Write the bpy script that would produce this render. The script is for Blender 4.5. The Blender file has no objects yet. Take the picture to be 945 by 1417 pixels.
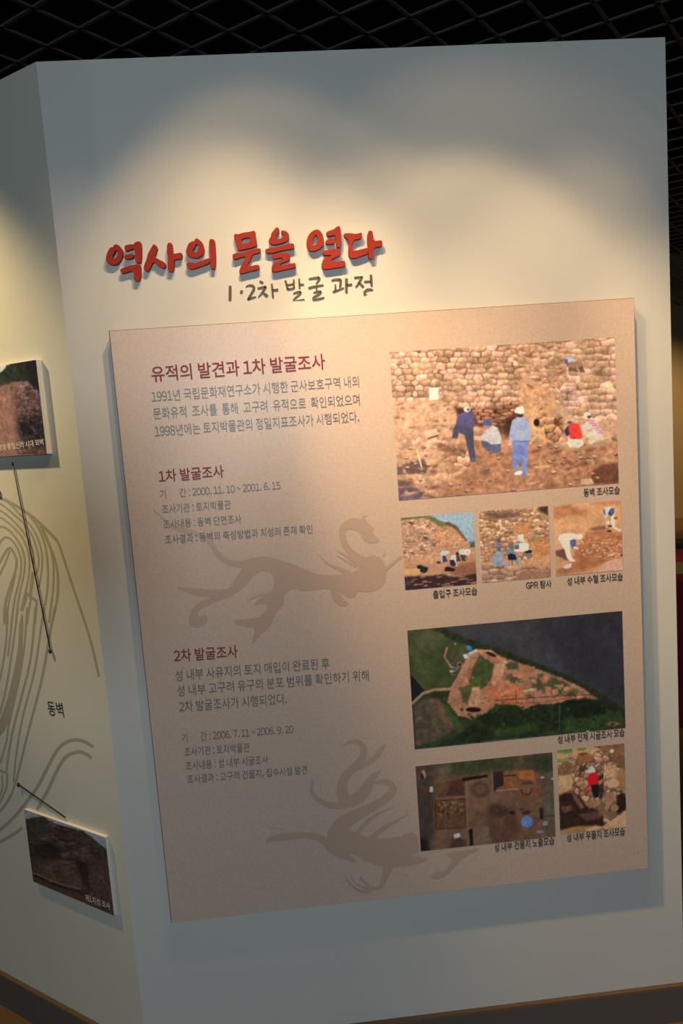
import bpy, bmesh, math, random
import numpy as np
from mathutils import Vector, Matrix

S = bpy.context.scene
COL = S.collection
R = math.radians

# ------------------------------------------------------------------ camera
CAMP = np.array([0.456175, -1.758736, 1.604813])
YAW, PITCH, ROLL, FPX = 0.0681805, -0.1190333, -0.0718670, 1060.0
def cam_axes():
    cy, sy = math.cos(YAW), math.sin(YAW)
    f = np.array([sy, cy, 0.]); r = np.array([cy, -sy, 0.]); u = np.array([0, 0, 1.])
    cp, sp = math.cos(PITCH), math.sin(PITCH)
    f2 = f * cp + u * sp; u2 = u * cp - f * sp
    cr, sr = math.cos(ROLL), math.sin(ROLL)
    return r * cr + u2 * sr, u2 * cr - r * sr, f2
CR, CU, CF = cam_axes()
cam = bpy.data.cameras.new('camera')
cam.sensor_fit = 'VERTICAL'; cam.sensor_height = 36.0; cam.sensor_width = 24.0
cam.lens = FPX * 36.0 / 1417.0
cam.clip_start = 0.02; cam.clip_end = 100
camo = bpy.data.objects.new('camera', cam); COL.objects.link(camo)
M = Matrix.Identity(4)
for i in range(3):
    M[i][0] = CR[i]; M[i][1] = CU[i]; M[i][2] = -CF[i]; M[i][3] = CAMP[i]
camo.matrix_world = M
S.camera = camo

# ------------------------------------------------------------------ exposure, world, lights
S.view_settings.view_transform = 'Standard'; S.view_settings.look = 'None'
S.view_settings.exposure = 0.0; S.view_settings.gamma = 1.0
S.view_settings.use_curve_mapping = False
W = bpy.data.worlds.new('world'); S.world = W; W.use_nodes = True
W.node_tree.nodes['Background'].inputs[0].default_value = (0.75, 0.85, 1.0, 1)
W.node_tree.nodes['Background'].inputs[1].default_value = 0.006

def spot(name, loc, aim, power, size, blend, color, radius=0.03):
    l = bpy.data.lights.new(name, 'SPOT'); l.energy = power; l.spot_size = R(size); l.spot_blend = blend
    l.color = color; l.shadow_soft_size = radius
    o = bpy.data.objects.new(name, l); COL.objects.link(o); o.location = loc
    d = Vector(aim) - Vector(loc); o.rotation_euler = d.to_track_quat('-Z', 'Y').to_euler()
    return o
def area(name, loc, aim, power, sx, sy, color):
    l = bpy.data.lights.new(name, 'AREA'); l.shape = 'RECTANGLE'; l.size = sx; l.size_y = sy
    l.energy = power; l.color = color
    o = bpy.data.objects.new(name, l); COL.objects.link(o); o.location = loc
    d = Vector(aim) - Vector(loc); o.rotation_euler = d.to_track_quat('-Z', 'Y').to_euler()
    return o
WARM = (1.0, 0.66, 0.33)
#LIGHTS
# track spotlights above the panel: each lamp's beams, then the daylight
area('hall_daylight', (0.20, -4.60, 2.00), (0.6, 0, 1.5), 56.3, 0.45, 0.45, (0.80, 0.94, 1.0))
spot('track_spotlight', (0.34, -0.60, 2.66), (-0.11, 0.00, 1.75), 8.5, 36, 1.00, WARM)
spot('track_spotlight', (0.34, -0.60, 2.66), (0.04, 0.00, 1.50), 3.6, 36, 1.00, WARM)
spot('track_spotlight', (0.34, -0.60, 2.66), (0.49, 0.00, 1.75), 19.0, 46, 1.00, WARM)
spot('track_spotlight', (0.34, -0.60, 2.66), (0.49, 0.00, 1.75), 4.7, 60, 0.35, WARM)
spot('track_spotlight', (0.34, -0.60, 2.66), (0.84, 0.00, 1.50), 53.7, 36, 1.00, WARM)
spot('track_spotlight', (0.34, -0.60, 2.66), (1.04, 0.00, 0.90), 80.6, 36, 1.00, WARM)
spot('track_spotlight', (0.34, -0.60, 2.66), (1.04, 0.00, 1.50), 16.6, 46, 0.35, WARM)
spot('track_spotlight', (0.55, -0.60, 2.66), (0.25, 0.00, 1.75), 32.4, 46, 1.00, WARM)
spot('track_spotlight', (0.55, -0.60, 2.66), (0.55, 0.00, 1.75), 26.0, 36, 1.00, WARM)
spot('track_spotlight', (0.55, -0.60, 2.66), (1.05, 0.00, 1.75), 2.4, 60, 0.35, WARM)
spot('track_spotlight', (0.55, -0.60, 2.66), (1.25, 0.00, 1.50), 33.7, 36, 1.00, WARM)
spot('track_spotlight', (0.55, -0.60, 2.66), (1.25, 0.00, 1.75), 5.5, 60, 1.00, WARM)
spot('track_spotlight', (0.92, -0.60, 2.66), (1.62, 0.00, 0.90), 28.2, 36, 1.00, WARM)
spot('track_spotlight', (0.92, -0.60, 2.66), (1.62, 0.00, 1.30), 59.4, 36, 1.00, WARM)
spot('track_spotlight', (0.96, -0.36, 2.66), (0.90, -0.32, 1.60), 10.9, 70, 0.18, WARM)
spot('track_spotlight', (1.50, -0.60, 2.66), (1.05, 0.00, 1.75), 21.1, 36, 1.00, WARM)
# the spotlight over the angled wall on the left
spot('track_spotlight', (-0.92, 0.05, 2.66), (-0.29, 0.22, 1.80), 100, 46, 1.0, (1.0, 0.72, 0.33))
spot('track_spotlight', (-0.92, 0.05, 2.66), (-0.36, 0.27, 0.80), 42, 46, 1.0, (1.0, 0.74, 0.38))
# amber lamps deeper in the hall
spot('hall_lamp', (4.6, 5.9, 2.6), (4.9, 7.6, 1.3), 210, 70, 0.8, (1.0, 0.68, 0.28))
spot('hall_lamp', (3.1, 1.2, 2.6), (3.2, 2.4, 0.6), 45, 80, 0.8, (1.0, 0.68, 0.35))
#ENDLIGHTS

# ------------------------------------------------------------------ helpers
def ray(px, py):
    return CF * FPX + CR * (px - 472.5) - CU * (py - 708.5)
class Plane:
    """a wall-like plane: origin, horizontal axis (to the viewer's right), up, outward normal"""
    def __init__(s, o, ex, n):
        s.o = np.array(o, float); s.ex = np.array(ex, float); s.n = np.array(n, float); s.ey = np.array([0, 0, 1.])
    def off(s, d):
        return Plane(s.o + s.n * d, s.ex, s.n)
    def at(s, px, py):
        d = ray(px, py); t = ((s.o - CAMP) @ s.n) / (d @ s.n); X = CAMP + d * t - s.o
        return np.array([X @ s.ex, X @ s.ey])
    def w(s, u, v, h=0.):
        return s.o + s.ex * u + s.ey * v + s.n * h
    def scale(s, px, py):
        a = s.at(px, py); b = s.at(px, py - 1.0); return abs(b[1] - a[1])
AL = 0.643093
MAIN = Plane((0, 0, 0), (1, 0, 0), (0, -1, 0))
LEFT = Plane((0, 0, 0), (math.cos(AL), -math.sin(AL), 0), (-math.sin(AL), -math.cos(AL), 0))
WW, WH = 1.3746, 2.40

def link(name, me, mat=None, parent=None):
    o = bpy.data.objects.new(name, me); COL.objects.link(o)
    if mat is not None: me.materials.append(mat)
    if parent is not None: o.parent = parent
    return o
def root_of(parent):
    p = np.zeros(3)
    while parent is not None:
        p += np.array(parent.location); parent = parent.parent
    return p
def mesh_obj(name, verts, faces, mat, parent=None, smooth=False):
    off = root_of(parent)
    me = bpy.data.meshes.new(name)
    me.from_pydata([tuple(np.array(v) - off) for v in verts], [], faces)
    me.validate(); me.update()
    bm = bmesh.new(); bm.from_mesh(me); bmesh.ops.recalc_face_normals(bm, faces=bm.faces); bm.to_mesh(me); bm.free()
    if smooth:
        for p in me.polygons: p.use_smooth = True
    return link(name, me, mat, parent)
def thing(name, label, cat, loc, group=None):
    o = bpy.data.objects.new(name, None); COL.objects.link(o); o.location = tuple(loc); o.empty_display_size = 0.1
    o['label'] = label; o['category'] = cat
    if group: o['group'] = group
    return o
def tag(o, label, cat, group=None):
    o['label'] = label; o['category'] = cat
    if group: o['group'] = group
    return o
def struct(o):
    o['kind'] = 'structure'; return o
class MB:
    def __init__(s): s.v = []; s.f = []
    def box(s, c, h, ax=None):
        c = np.array(c, float); ax = np.eye(3) if ax is None else ax; b = len(s.v)
        for i in (-1, 1):
            for j in (-1, 1):
                for k in (-1, 1):
                    s.v.append(c + ax[0] * i * h[0] + ax[1] * j * h[1] + ax[2] * k * h[2])
        s.f += [tuple(b + q for q in t) for t in ((0,1,3,2),(4,6,7,5),(0,4,5,1),(2,3,7,6),(0,2,6,4),(1,5,7,3))]
        return s
    def prism(s, pts, z0, z1):
        b = len(s.v); n = len(pts)
        s.v += [np.array([x, y, z0]) for x, y in pts] + [np.array([x, y, z1]) for x, y in pts]
        s.f += [tuple(range(b, b + n))[::-1], tuple(range(b + n, b + 2 * n))]
        s.f += [(b + i, b + (i + 1) % n, b + n + (i + 1) % n, b + n + i) for i in range(n)]
        return s
    def tube(s, pts, rad, n=10, cap=True):
        pts = [np.array(p, float) for p in pts]; rad = rad if hasattr(rad, '__len__') else [rad] * len(pts)
        rings = []
        for i, p in enumerate(pts):
            d = pts[min(i + 1, len(pts) - 1)] - pts[max(i - 1, 0)]; d /= np.linalg.norm(d)
            a = np.cross(d, [0, 0, 1.]); a = a if np.linalg.norm(a) > .1 else np.cross(d, [1., 0, 0]); a /= np.linalg.norm(a)
            c = np.cross(d, a); b = len(s.v)
            s.v += [p + rad[i] * (a * math.cos(t) + c * math.sin(t)) for t in np.linspace(0, 2 * math.pi, n, endpoint=False)]
            rings.append(b)
        for b, e in zip(rings, rings[1:]):
            s.f += [(b + k, b + (k + 1) % n, e + (k + 1) % n, e + k) for k in range(n)]
        if cap: s.f += [tuple(rings[0] + k for k in range(n))[::-1], tuple(rings[-1] + k for k in range(n))]
        return s
    def lathe(s, c, prof, n=20):
        c = np.array(c, float)
        return s.tube([c + [0, 0, z] for r, z in prof], [r for r, z in prof], n)
    def ball(s, c, r, ax=None, sc=(1, 1, 1), n=12):
        ax = np.eye(3) if ax is None else ax; c = np.array(c, float); b = len(s.v); m = n // 2
        for i in range(1, m):
            t = math.pi * i / m
            for k in range(n):
                q = 2 * math.pi * k / n
                d = (math.sin(t) * math.cos(q) * sc[0], math.sin(t) * math.sin(q) * sc[1], math.cos(t) * sc[2])
                s.v.append(c + r * (ax[0] * d[0] + ax[1] * d[1] + ax[2] * d[2]))
        s.v += [c + ax[2] * r * sc[2], c - ax[2] * r * sc[2]]
        for i in range(m - 2):
            s.f += [(b + i * n + k, b + i * n + (k + 1) % n, b + (i + 1) * n + (k + 1) % n, b + (i + 1) * n + k) for k in range(n)]
        T = len(s.v) - 2
        s.f += [(T, b + k, b + (k + 1) % n) for k in range(n)]
        e = b + (m - 2) * n
        s.f += [(T + 1, e + (k + 1) % n, e + k) for k in range(n)]
        return s
    def build(s, name, mat, parent=None, smooth=False):
        return mesh_obj(name, s.v, s.f, mat, parent, smooth)

def lin(c):
    c = np.asarray(c, float) / 255.; return np.where(c <= .04045, c / 12.92, ((c + .055) / 1.055) ** 2.4)

# ------------------------------------------------------------------ materials
def mat(name, color, rough=0.6, spec=0.3, noise=None, bump=None):
    m = bpy.data.materials.new(name); m.use_nodes = True; nt = m.node_tree; b = nt.nodes['Principled BSDF']
    b.inputs['Base Color'].default_value = (*color, 1); b.inputs['Roughness'].default_value = rough
    b.inputs['Specular IOR Level'].default_value = spec
    tc = nt.nodes.new('ShaderNodeTexCoord')
    if noise:
        sc, amt, color2 = noise
        n = nt.nodes.new('ShaderNodeTexNoise'); n.inputs['Scale'].default_value = sc; n.inputs['Detail'].default_value = 6
        nt.links.new(tc.outputs['Object'], n.inputs['Vector'])
        mp = nt.nodes.new('ShaderNodeMapRange'); mp.inputs[1].default_value = .35; mp.inputs[2].default_value = .65
        mp.inputs[3].default_value = 0; mp.inputs[4].default_value = amt
        nt.links.new(n.outputs['Fac'], mp.inputs[0])
        mx = nt.nodes.new('ShaderNodeMix'); mx.data_type = 'RGBA'
        mx.inputs[6].default_value = (*color, 1); mx.inputs[7].default_value = (*color2, 1)
        nt.links.new(mp.outputs[0], mx.inputs[0]); nt.links.new(mx.outputs[2], b.inputs['Base Color'])
    if bump:
        n = nt.nodes.new('ShaderNodeTexNoise'); n.inputs['Scale'].default_value = bump[0]
        nt.links.new(tc.outputs['Object'], n.inputs['Vector'])
        bp = nt.nodes.new('ShaderNodeBump'); bp.inputs['Strength'].default_value = bump[1]; bp.inputs['Distance'].default_value = .002
        nt.links.new(n.outputs['Fac'], bp.inputs['Height']); nt.links.new(bp.outputs[0], b.inputs['Normal'])
    return m
PAPER = np.array([.585, .470, .412])
def paper_material():
    m = mat('kraft_paper', tuple(PAPER), .34, .5); nt = m.node_tree; b = nt.nodes['Principled BSDF']
    tc = nt.nodes.new('ShaderNodeTexCoord')
    def noise(scale, det, stretch=(1, 1, 1)):
        mp = nt.nodes.new('ShaderNodeMapping'); mp.inputs['Scale'].default_value = stretch
        n = nt.nodes.new('ShaderNodeTexNoise'); n.inputs['Scale'].default_value = scale; n.inputs['Detail'].default_value = det
        nt.links.new(tc.outputs['Object'], mp.inputs[0]); nt.links.new(mp.outputs[0], n.inputs['Vector']); return n.outputs['Fac']
    def ramp(src, lo, hi, a, c):
        r = nt.nodes.new('ShaderNodeMapRange'); r.inputs[1].default_value = lo; r.inputs[2].default_value = hi
        r.inputs[3].default_value = a; r.inputs[4].default_value = c; nt.links.new(src, r.inputs[0]); return r.outputs[0]
    def mix(fac, c1, c2):
        x = nt.nodes.new('ShaderNodeMix'); x.data_type = 'RGBA'; nt.links.new(fac, x.inputs[0])
        for s_, c in ((6, c1), (7, c2)):
            if isinstance(c, tuple): x.inputs[s_].default_value = (*c, 1)
            else: nt.links.new(c, x.inputs[s_])
        return x.outputs[2]
    P = PAPER
    c = mix(ramp(noise(190, 4), .38, .62, 0, 1), tuple(P * 1.05), tuple(P * .93))
    c = mix(ramp(noise(24, 3), .3, .7, 0, .35), c, tuple(P * np.array([1.0, .95, .92])))
    c = mix(ramp(noise(60, 2), .72, .78, 0, .4), c, (.38, .22, .13))
    c = mix(ramp(noise(110, 2), .74, .80, 0, .4), c, (.36, .21, .13))
    nt.links.new(c, b.inputs['Base Color'])
    return m
def print_material():
    m = mat('photo_print', (.5, .5, .5), .36, .3); nt = m.node_tree
    a = nt.nodes.new('ShaderNodeAttribute'); a.attribute_name = 'ink'
    nt.links.new(a.outputs['Color'], nt.nodes['Principled BSDF'].inputs['Base Color']); return m
M_WALL = mat('wall_paint', (.60, .61, .60), .45, .25, (3, .25, (.57, .58, .58)), (300, .02))
M_WALL_L = mat('wall_paint_cream', (.60, .60, .55), .5, .25, (3, .25, (.57, .57, .53)), (300, .02))
M_PAPER = paper_material()
M_PRINT = print_material()
M_EDGE = mat('board_edge', (.20, .12, .08), .6)
M_FOAM = mat('plaque_edge', (.72, .70, .66), .6)
M_RED = mat('title_red', (.28, .022, .011), .6, .2, (60, .3, (.25, .019, .010)))
M_SUB = mat('subtitle_brown', (.105, .08, .042), .55, .3)
M_MAROON = mat('ink_maroon', (.23, .028, .035), .5)
M_INK = mat('ink_grey', (.135, .125, .125), .38, .5)
M_INKD = mat('ink_dark', (.055, .045, .04), .5)
M_WHITEINK = mat('ink_white', (.8, .78, .74), .5)
M_MOTIF = mat('ink_motif', (.475, .345, .285), .34, .5, (190, .5, (.515, .385, .32)))
M_CONTOUR = mat('ink_contour', (.36, .345, .27), .6)
M_PIN = mat('pointer_brown', (.035, .018, .015), .45)
M_PINRED = mat('pointer_red', (.25, .01, .01), .45)
M_BASE = mat('baseboard_grey', (.095, .09, .088), .5, .4)
M_BASETOP = mat('baseboard_lit_cap', (.17, .10, .06), .5)  # brown carries the warm light on the grey baseboard's top ledge
M_FLOOR = mat('floor_wood', (.22, .12, .055), .4, .4, (8, .5, (.16, .08, .035)))
M_GRID = mat('ceiling_grid_metal', (.085, .09, .09), .6, .3)
M_VOID = mat('ceiling_black', (.004, .004, .004), .9, .1)
M_FAR = mat('far_wall_tan', (.40, .30, .17), .7)
M_CLOTH = mat('maroon_cloth', (.16, .006, .02), .7)
M_SCARLET = mat('scarlet_lacquer', (.55, .02, .01), .3, .5)
M_BRASS = mat('olive_brass', (.35, .27, .06), .35, .5)
M_BLACK = mat('black_lacquer', (.01, .009, .008), .4)

# ------------------------------------------------------------------ room shell
n2 = LEFT.n[:2]; ul = -LEFT.ex[:2]
T = .14; LL = 2.3
def wall_poly(d):
    """outline of main wall (0..WW) offset outwards by d, and of the left wall"""
    k = math.tan(AL / 2)
    cm = np.array([0. - d * k, -d])
    return cm
mitre_b = np.array([T * math.tan(AL / 2), T])
struct(MB().prism([(0, 0), (WW, 0), (WW, T), tuple(mitre_b)], 0, WH).build('wall_front', M_WALL))
pL = ul * LL; pLb = ul * LL - n2 * T
struct(MB().prism([(0, 0), tuple(mitre_b), tuple(pLb), tuple(pL)], 0, WH).build('wall_left', M_WALL_L))
BD, BH = .012, .10
cm = wall_poly(BD)
def base(name, pts, capname=None):
    b = struct(MB().prism(pts, 0, BH - .004).build(name, M_BASE))
    t = MB().prism(pts, BH - .004, BH + .002).build('baseboard_lit_cap', M_BASETOP, b)
base('baseboard_front', [tuple(cm), (WW + .002, -BD), (WW + .002, -.0003), (0, -.0003)])
base('baseboard_left', [tuple(cm), (0, 0), tuple(pL), tuple(pL + n2 * BD)])
struct(MB().box((2, 1.5, -.05), (9, 9, .05)).build('floor', M_FLOOR))
struct(MB().box((2, 1.5, 3.45), (9, 9, .05)).build('ceiling', M_VOID))
struct(MB().box((2.5, 8.0, 1.7), (8.5, .05, 1.7)).build('wall_back', M_FAR))
struct(MB().box((10.5, 1.5, 1.7), (.05, 9, 1.7)).build('wall_right', M_FAR))
# open lattice under the black ceiling
g = MB(); ga = R(51.3); da = np.array([math.cos(ga), math.sin(ga), 0]); db = np.array([-da[1], da[0], 0]); dz = np.array([0, 0, 1.])
sp = .148; c0 = np.array([2.2, 3.2, 0])
for k in range(-46, 46):
    o = .547 + sp * k           # lines along da at offset o along db
    c = db * o + da * (c0 @ da)
    if abs(c @ db - c0 @ db) < 6.2: g.box(c + [0, 0, 2.757], (6.2, .0055, .0025), (da, db, dz))
    o = .455 + sp * k
    c = da * o + db * (c0 @ db)
    if abs(c @ da - c0 @ da) < 6.2: g.box(c + [0, 0, 2.757], (.0055, 6.2, .0025), (da, db, dz))
struct(g.build('ceiling_grid', M_GRID))

# ------------------------------------------------------------------ printed text and flat ink shapes
GLYPH = {}
def glyph(ch, weight):
    key = (ch, weight)
    if key not in GLYPH:
        c = bpy.data.curves.new('t', 'FONT'); c.body = ch; c.size = 1.0; c.resolution_u = 3; c.offset = weight
        o = bpy.data.objects.new('t', c); COL.objects.link(o)
        dg = bpy.context.evaluated_depsgraph_get(); dg.update()
        me = bpy.data.meshes.new_from_object(o.evaluated_get(dg))
        GLYPH[key] = (np.array([x.co[:2] for x in me.vertices]), [tuple(p.vertices) for p in me.polygons])
        bpy.data.objects.remove(o); bpy.data.curves.remove(c); bpy.data.meshes.remove(me)
    return GLYPH[key]
ADV = {'.': .28, ',': .28, ':': .28, '~': .52, ' ': .225, 'G': .69, 'P': .63, 'R': .64}
def text_mesh(body, weight=0.0):
    """the line set glyph by glyph; digits and Latin are the wide forms of the same sans face, set close"""
    V = []; F = []; x = 0.
    for ch in body:
        adv = ADV.get(ch, .555 if ch.isdigit() else .92)
        if ch != ' ':
            wide = chr(ord(ch) + 0xFEE0) if ord(ch) < 127 else ch
            v, f = glyph(wide, weight); v = v.copy()
            if ch == '~': v[:, 0] *= .55
            if wide != ch: v[:, 0] += adv / 2 - (v[:, 0].min() + v[:, 0].max()) / 2
            k = len(V); V += [(a + x, b) for a, b in v]; F += [tuple(k + i for i in t) for t in f]
        x += adv
    return np.array(V), F
def text_part(name, lines, pl, material, parent, weight=0.0):
    """lines: (string, left-bottom pixel, right-bottom pixel, ink height in pixels), laid on the plane"""
    V = []; F = []
    for body, a, b, hp in lines:
        v, f = text_mesh(body, weight)
        lo = v.min(0); hi = v.max(0)
        A = pl.at(*a); B = pl.at(*b); d = B - A; L = np.hypot(*d); d /= L; e = np.array([-d[1], d[0]])
        H = hp * pl.scale((a[0] + b[0]) / 2, (a[1] + b[1]) / 2)
        q = (v - lo) / (hi - lo) * [L, H]
        k = len(V)
        V += [pl.w(*(A + d * x + e * y)) for x, y in q]; F += [tuple(k + i for i in t) for t in f]
    return mesh_obj(name, V, F, material, parent)
def smooth_path(pts, it=2):
    P = [np.array(p, float) for p in pts]
    for _ in range(it):
        Q = [P[0]]
        for a, b in zip(P, P[1:]): Q += [a * .75 + b * .25, a * .25 + b * .75]
        Q.append(P[-1]); P = Q
    return P
def ribbon(pts, it=2):
    """pts: (x, y, width) -> outline polygon"""
    P = smooth_path(pts, it); L = []; Rr = []
    for i, p in enumerate(P):
        d = P[min(i + 1, len(P) - 1)][:2] - P[max(i - 1, 0)][:2]; l = np.hypot(*d) or 1; n = np.array([-d[1], d[0]]) / l
        L.append(p[:2] + n * p[2] / 2); Rr.append(p[:2] - n * p[2] / 2)
    return L, Rr
def smooth_closed(pts, it=2):
    P = [np.array(p, float) for p in pts]
    for _ in range(it):
        Q = []
        for a, b in zip(P, P[1:] + P[:1]): Q += [a * .75 + b * .25, a * .25 + b * .75]
        P = Q
    return P
def fill2d(loops):
    """2D filled curve (holes by even-odd) -> verts, faces"""
    c = bpy.data.curves.new('t', 'CURVE'); c.dimensions = '2D'; c.fill_mode = 'BOTH'
    for lp in loops:
        s = c.splines.new('POLY'); s.points.add(len(lp) - 1); s.use_cyclic_u = True
        for i, p in enumerate(lp): s.points[i].co = (p[0], p[1], 0, 1)
    o = bpy.data.objects.new('t', c); COL.objects.link(o)
    dg = bpy.context.evaluated_depsgraph_get(); dg.update()
    me = bpy.data.meshes.new_from_object(o.evaluated_get(dg))
    v = np.array([x.co[:2] for x in me.vertices]); f = [tuple(p.vertices) for p in me.polygons]
    bpy.data.objects.remove(o); bpy.data.curves.remove(c); bpy.data.meshes.remove(me)
    return v, f
class Ink:
    """flat printed shapes collected on a plane, traced in the photograph's pixels"""
    def __init__(s, pl, tr): s.pl = pl; s.tr = tr; s.v = []; s.f = []; s.h = 0
    def pt(s, p): return s.pl.at(*s.tr(p[0], p[1]))
    def _h(s): s.h += 1.5e-5; return s.h
    def ribbon(s, pts, it=2):
        L, Rr = ribbon(pts, it); h = s._h(); b = len(s.v); n = len(L)
        s.v += [s.pl.w(*s.pt(p), h) for p in L] + [s.pl.w(*s.pt(p), h) for p in Rr]
        s.f += [(b + i, b + i + 1, b + n + i + 1, b + n + i) for i in range(n - 1)]; return s
    def poly(s, pts, it=2):
        q = [s.pt(p) for p in smooth_closed(pts, it)]; v, f = fill2d([q]); h = s._h(); b = len(s.v)
        s.v += [s.pl.w(x, y, h) for x, y in v]; s.f += [tuple(b + i for i in t) for t in f]; return s
    def build(s, name, material, parent=None): return mesh_obj(name, s.v, s.f, material, parent)
def crop(x0, y0, k): return lambda x, y: (x0 + x / k, y0 + y / k)
PX = lambda x, y: (x, y)

# ------------------------------------------------------------------ the information panel
ST = .034
FACE = MAIN.off(ST)
tl, tr_, bl, br = [FACE.at(*p) for p in ((149, 458), (879, 413), (240, 1277), (895, 1201))]
PX0, PX1 = (tl[0] + bl[0]) / 2, (tr_[0] + br[0]) / 2
PZ1, PZ0 = (tl[1] + tr_[1]) / 2, (bl[1] + br[1]) / 2
panel = thing('information_panel', 'large beige kraft-paper information panel with grey Korean text and seven excavation photographs', 'information panel', ((PX0 + PX1) / 2, -ST / 2, PZ0))
cx, cz, hx, hz = (PX0 + PX1) / 2, (PZ0 + PZ1) / 2, (PX1 - PX0) / 2, (PZ1 - PZ0) / 2
mesh_obj('paper_face', [FACE.w(PX0, PZ0, 0), FACE.w(PX1, PZ0, 0), FACE.w(PX1, PZ1, 0), FACE.w(PX0, PZ1, 0)], [(0, 1, 2, 3)], M_PAPER, panel)
MB().box((cx - .0004, -ST / 2 + .0005, cz), (hx + .0016, ST / 2 - .001, hz + .0012)).build('backing_board', M_EDGE, panel)
INKP = FACE.off(.0003)
TXT = FACE.off(.0008)
text_part('heading', [('유적의 발견과 1차 발굴조사', (210.5, 529), (450.5, 511), 22)], TXT, M_MAROON, panel, .012)['label'] = 'largest maroon heading at the top of the panel'
text_part('paragraph', [('1991년 국립문화재연구소가 시행한 군사보호구역 내의', (210.5, 557), (497, 535.5), 16),
    ('문화유적  조사를  통해  고구려  유적으로  확인되었으며', (213, 580.5), (498, 560.7), 16),
    ('1998년에는 토지박물관의 정밀지표조사가 시행되었다.', (215, 605), (497.3, 584.3), 16)], TXT, M_INK, panel)
text_part('heading', [('1차 발굴조사', (220.4, 668), (310.3, 660.5), 17.5)], TXT, M_MAROON, panel, .012)
text_part('detail_list', [('기       간 : 2000. 11. 10 ~ 2001. 6. 15', (222, 690), (388.4, 677.6), 12.5),
    ('조사기관 : 토지박물관', (225, 711), (319.8, 704), 12.5),
    ('조사내용 : 동벽 단면조사', (226.5, 732), (334.3, 724), 12.5),
    ('조사결과 : 동벽의 축성방법과 치성의 존재 확인', (228.8, 753), (432.6, 738), 12.5)], TXT, M_INK, panel)
text_part('heading', [('2차 발굴조사', (241, 916.4), (329.4, 910), 17.5)], TXT, M_MAROON, panel, .012)
text_part('paragraph', [('성 내부 사유지의 토지 매입이 완료된 후', (243, 942.8), (456, 925.2), 15.5),
    ('성 내부 고구려 유구의 분포 범위를 확인하기 위해', (245.7, 964), (510.5, 941.8), 15.5),
    ('2차 발굴조사가 시행되었다.', (248.4, 986), (397.4, 974.3), 15.5)], TXT, M_INK, panel)
text_part('detail_list', [('기       간 : 2006. 7. 11 ~ 2006. 9. 20', (252, 1027.5), (406.2, 1015), 12.5),
    ('조사기관 : 토지박물관', (255.5, 1047), (345.6, 1040.3), 12.5),
    ('조사내용 : 성 내부 시굴조사', (257.2, 1066.4), (371.4, 1057.3), 12.5),
    ('조사결과 : 고구려 건물지, 집수시설 발견', (259.6, 1085), (425.2, 1071.5), 12.5)], TXT, M_INK, panel)
for body, a, b, h in (('동벽 조사모습', (807.6, 687.6), (857.6, 683.5), 11.5), ('출입구 조사모습', (599.4, 828.6), (660.2, 823.2), 11.5),
        ('GPR 탐사', (727.8, 815.7), (763, 813), 11), ('성 내부 수혈 조사모습', (784.7, 810.3), (861.7, 803.4), 11.5),
        ('성 내부 전체 시굴조사 모습', (771.7, 1029.5), (864.2, 1019), 11.5), ('성 내부 건물지 노출모습', (684.3, 1179.2), (767.2, 1169), 11.5),
        ('성 내부 우물지 조사모습', (784.2, 1165.6), (864.8, 1156), 11.5)):
    text_part('caption', [(body, a, b, h)], TXT, M_INKD, panel, .014)

# winged beast and bird silhouettes printed on the paper
k = Ink(INKP, crop(210, 690, 2.625))
k.ribbon([(5, 40, 3), (45, 75, 9), (80, 108, 15), (150, 122, 16), (205, 145, 18), (240, 205, 20), (275, 233, 20), (330, 240, 24), (375, 228, 34)])
k.poly([(330, 245), (365, 216), (410, 209), (460, 219), (530, 245), (600, 276), (660, 278), (705, 274), (745, 262), (768, 240), (762, 222), (800, 203), (836, 215), (852, 245), (853, 290), (836, 325), (790, 341), (742, 336), (745, 352), (718, 364), (695, 345), (655, 326), (600, 331), (540, 336), (525, 325), (500, 330), (480, 350), (482, 385), (456, 405), (440, 440), (430, 466), (395, 492), (368, 532), (362, 520), (378, 468), (340, 466), (300, 455), (294, 440), (350, 438), (392, 430), (416, 405), (421, 383), (385, 381), (368, 392), (383, 368), (420, 350), (441, 330), (446, 290), (430, 265), (400, 260), (375, 275), (345, 312), (310, 342), (270, 362), (225, 377), (183, 397), (163, 420), (178, 434), (187, 417), (206, 430), (200, 455), (170, 470), (140, 465), (132, 435), (148, 395), (188, 367), (230, 358), (170, 355), (130, 341), (78, 320), (150, 325), (230, 332), (288, 326), (300, 290), (318, 270)], 1)
k.ribbon([(790, 250, 60), (755, 218, 26), (718, 192, 24), (697, 160, 24), (690, 125, 24), (700, 98, 30), (730, 84, 30), (762, 95, 44), (788, 128, 52)])
k.poly([(700, 85), (735, 70), (770, 78), (795, 98), (803, 128), (828, 150), (822, 160), (785, 163), (764, 150), (758, 122), (730, 112), (705, 110)], 1)
k.ribbon([(778, 82, 7), (768, 66, 4), (760, 52, 2)]); k.ribbon([(760, 80, 5), (775, 62, 3), (786, 60, 2)])
k.ribbon([(608, 205, 2), (640, 240, 7), (705, 266, 16)]); k.ribbon([(672, 188, 2), (715, 215, 12), (765, 242, 24)])
k.ribbon([(672, 208, 2), (700, 222, 5), (745, 250, 8)]); k.ribbon([(635, 238, 2), (670, 246, 5), (720, 268, 8)])
k.ribbon([(660, 325, 22), (668, 355, 30), (688, 378, 28), (712, 382, 10)]); k.ribbon([(846, 258, 16), (880, 232, 9), (906, 210, 12)])
k.ribbon([(345, 372, 2), (385, 350, 6), (445, 345, 10)]); k.ribbon([(840, 210, 5), (848, 196, 2), (842, 182, 1)])
k.build('beast_motif', M_MOTIF, panel)['label'] = 'pale brown winged beast silhouette in the middle of the panel'
k = Ink(INKP, crop(350, 1000, 2.554))
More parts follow.
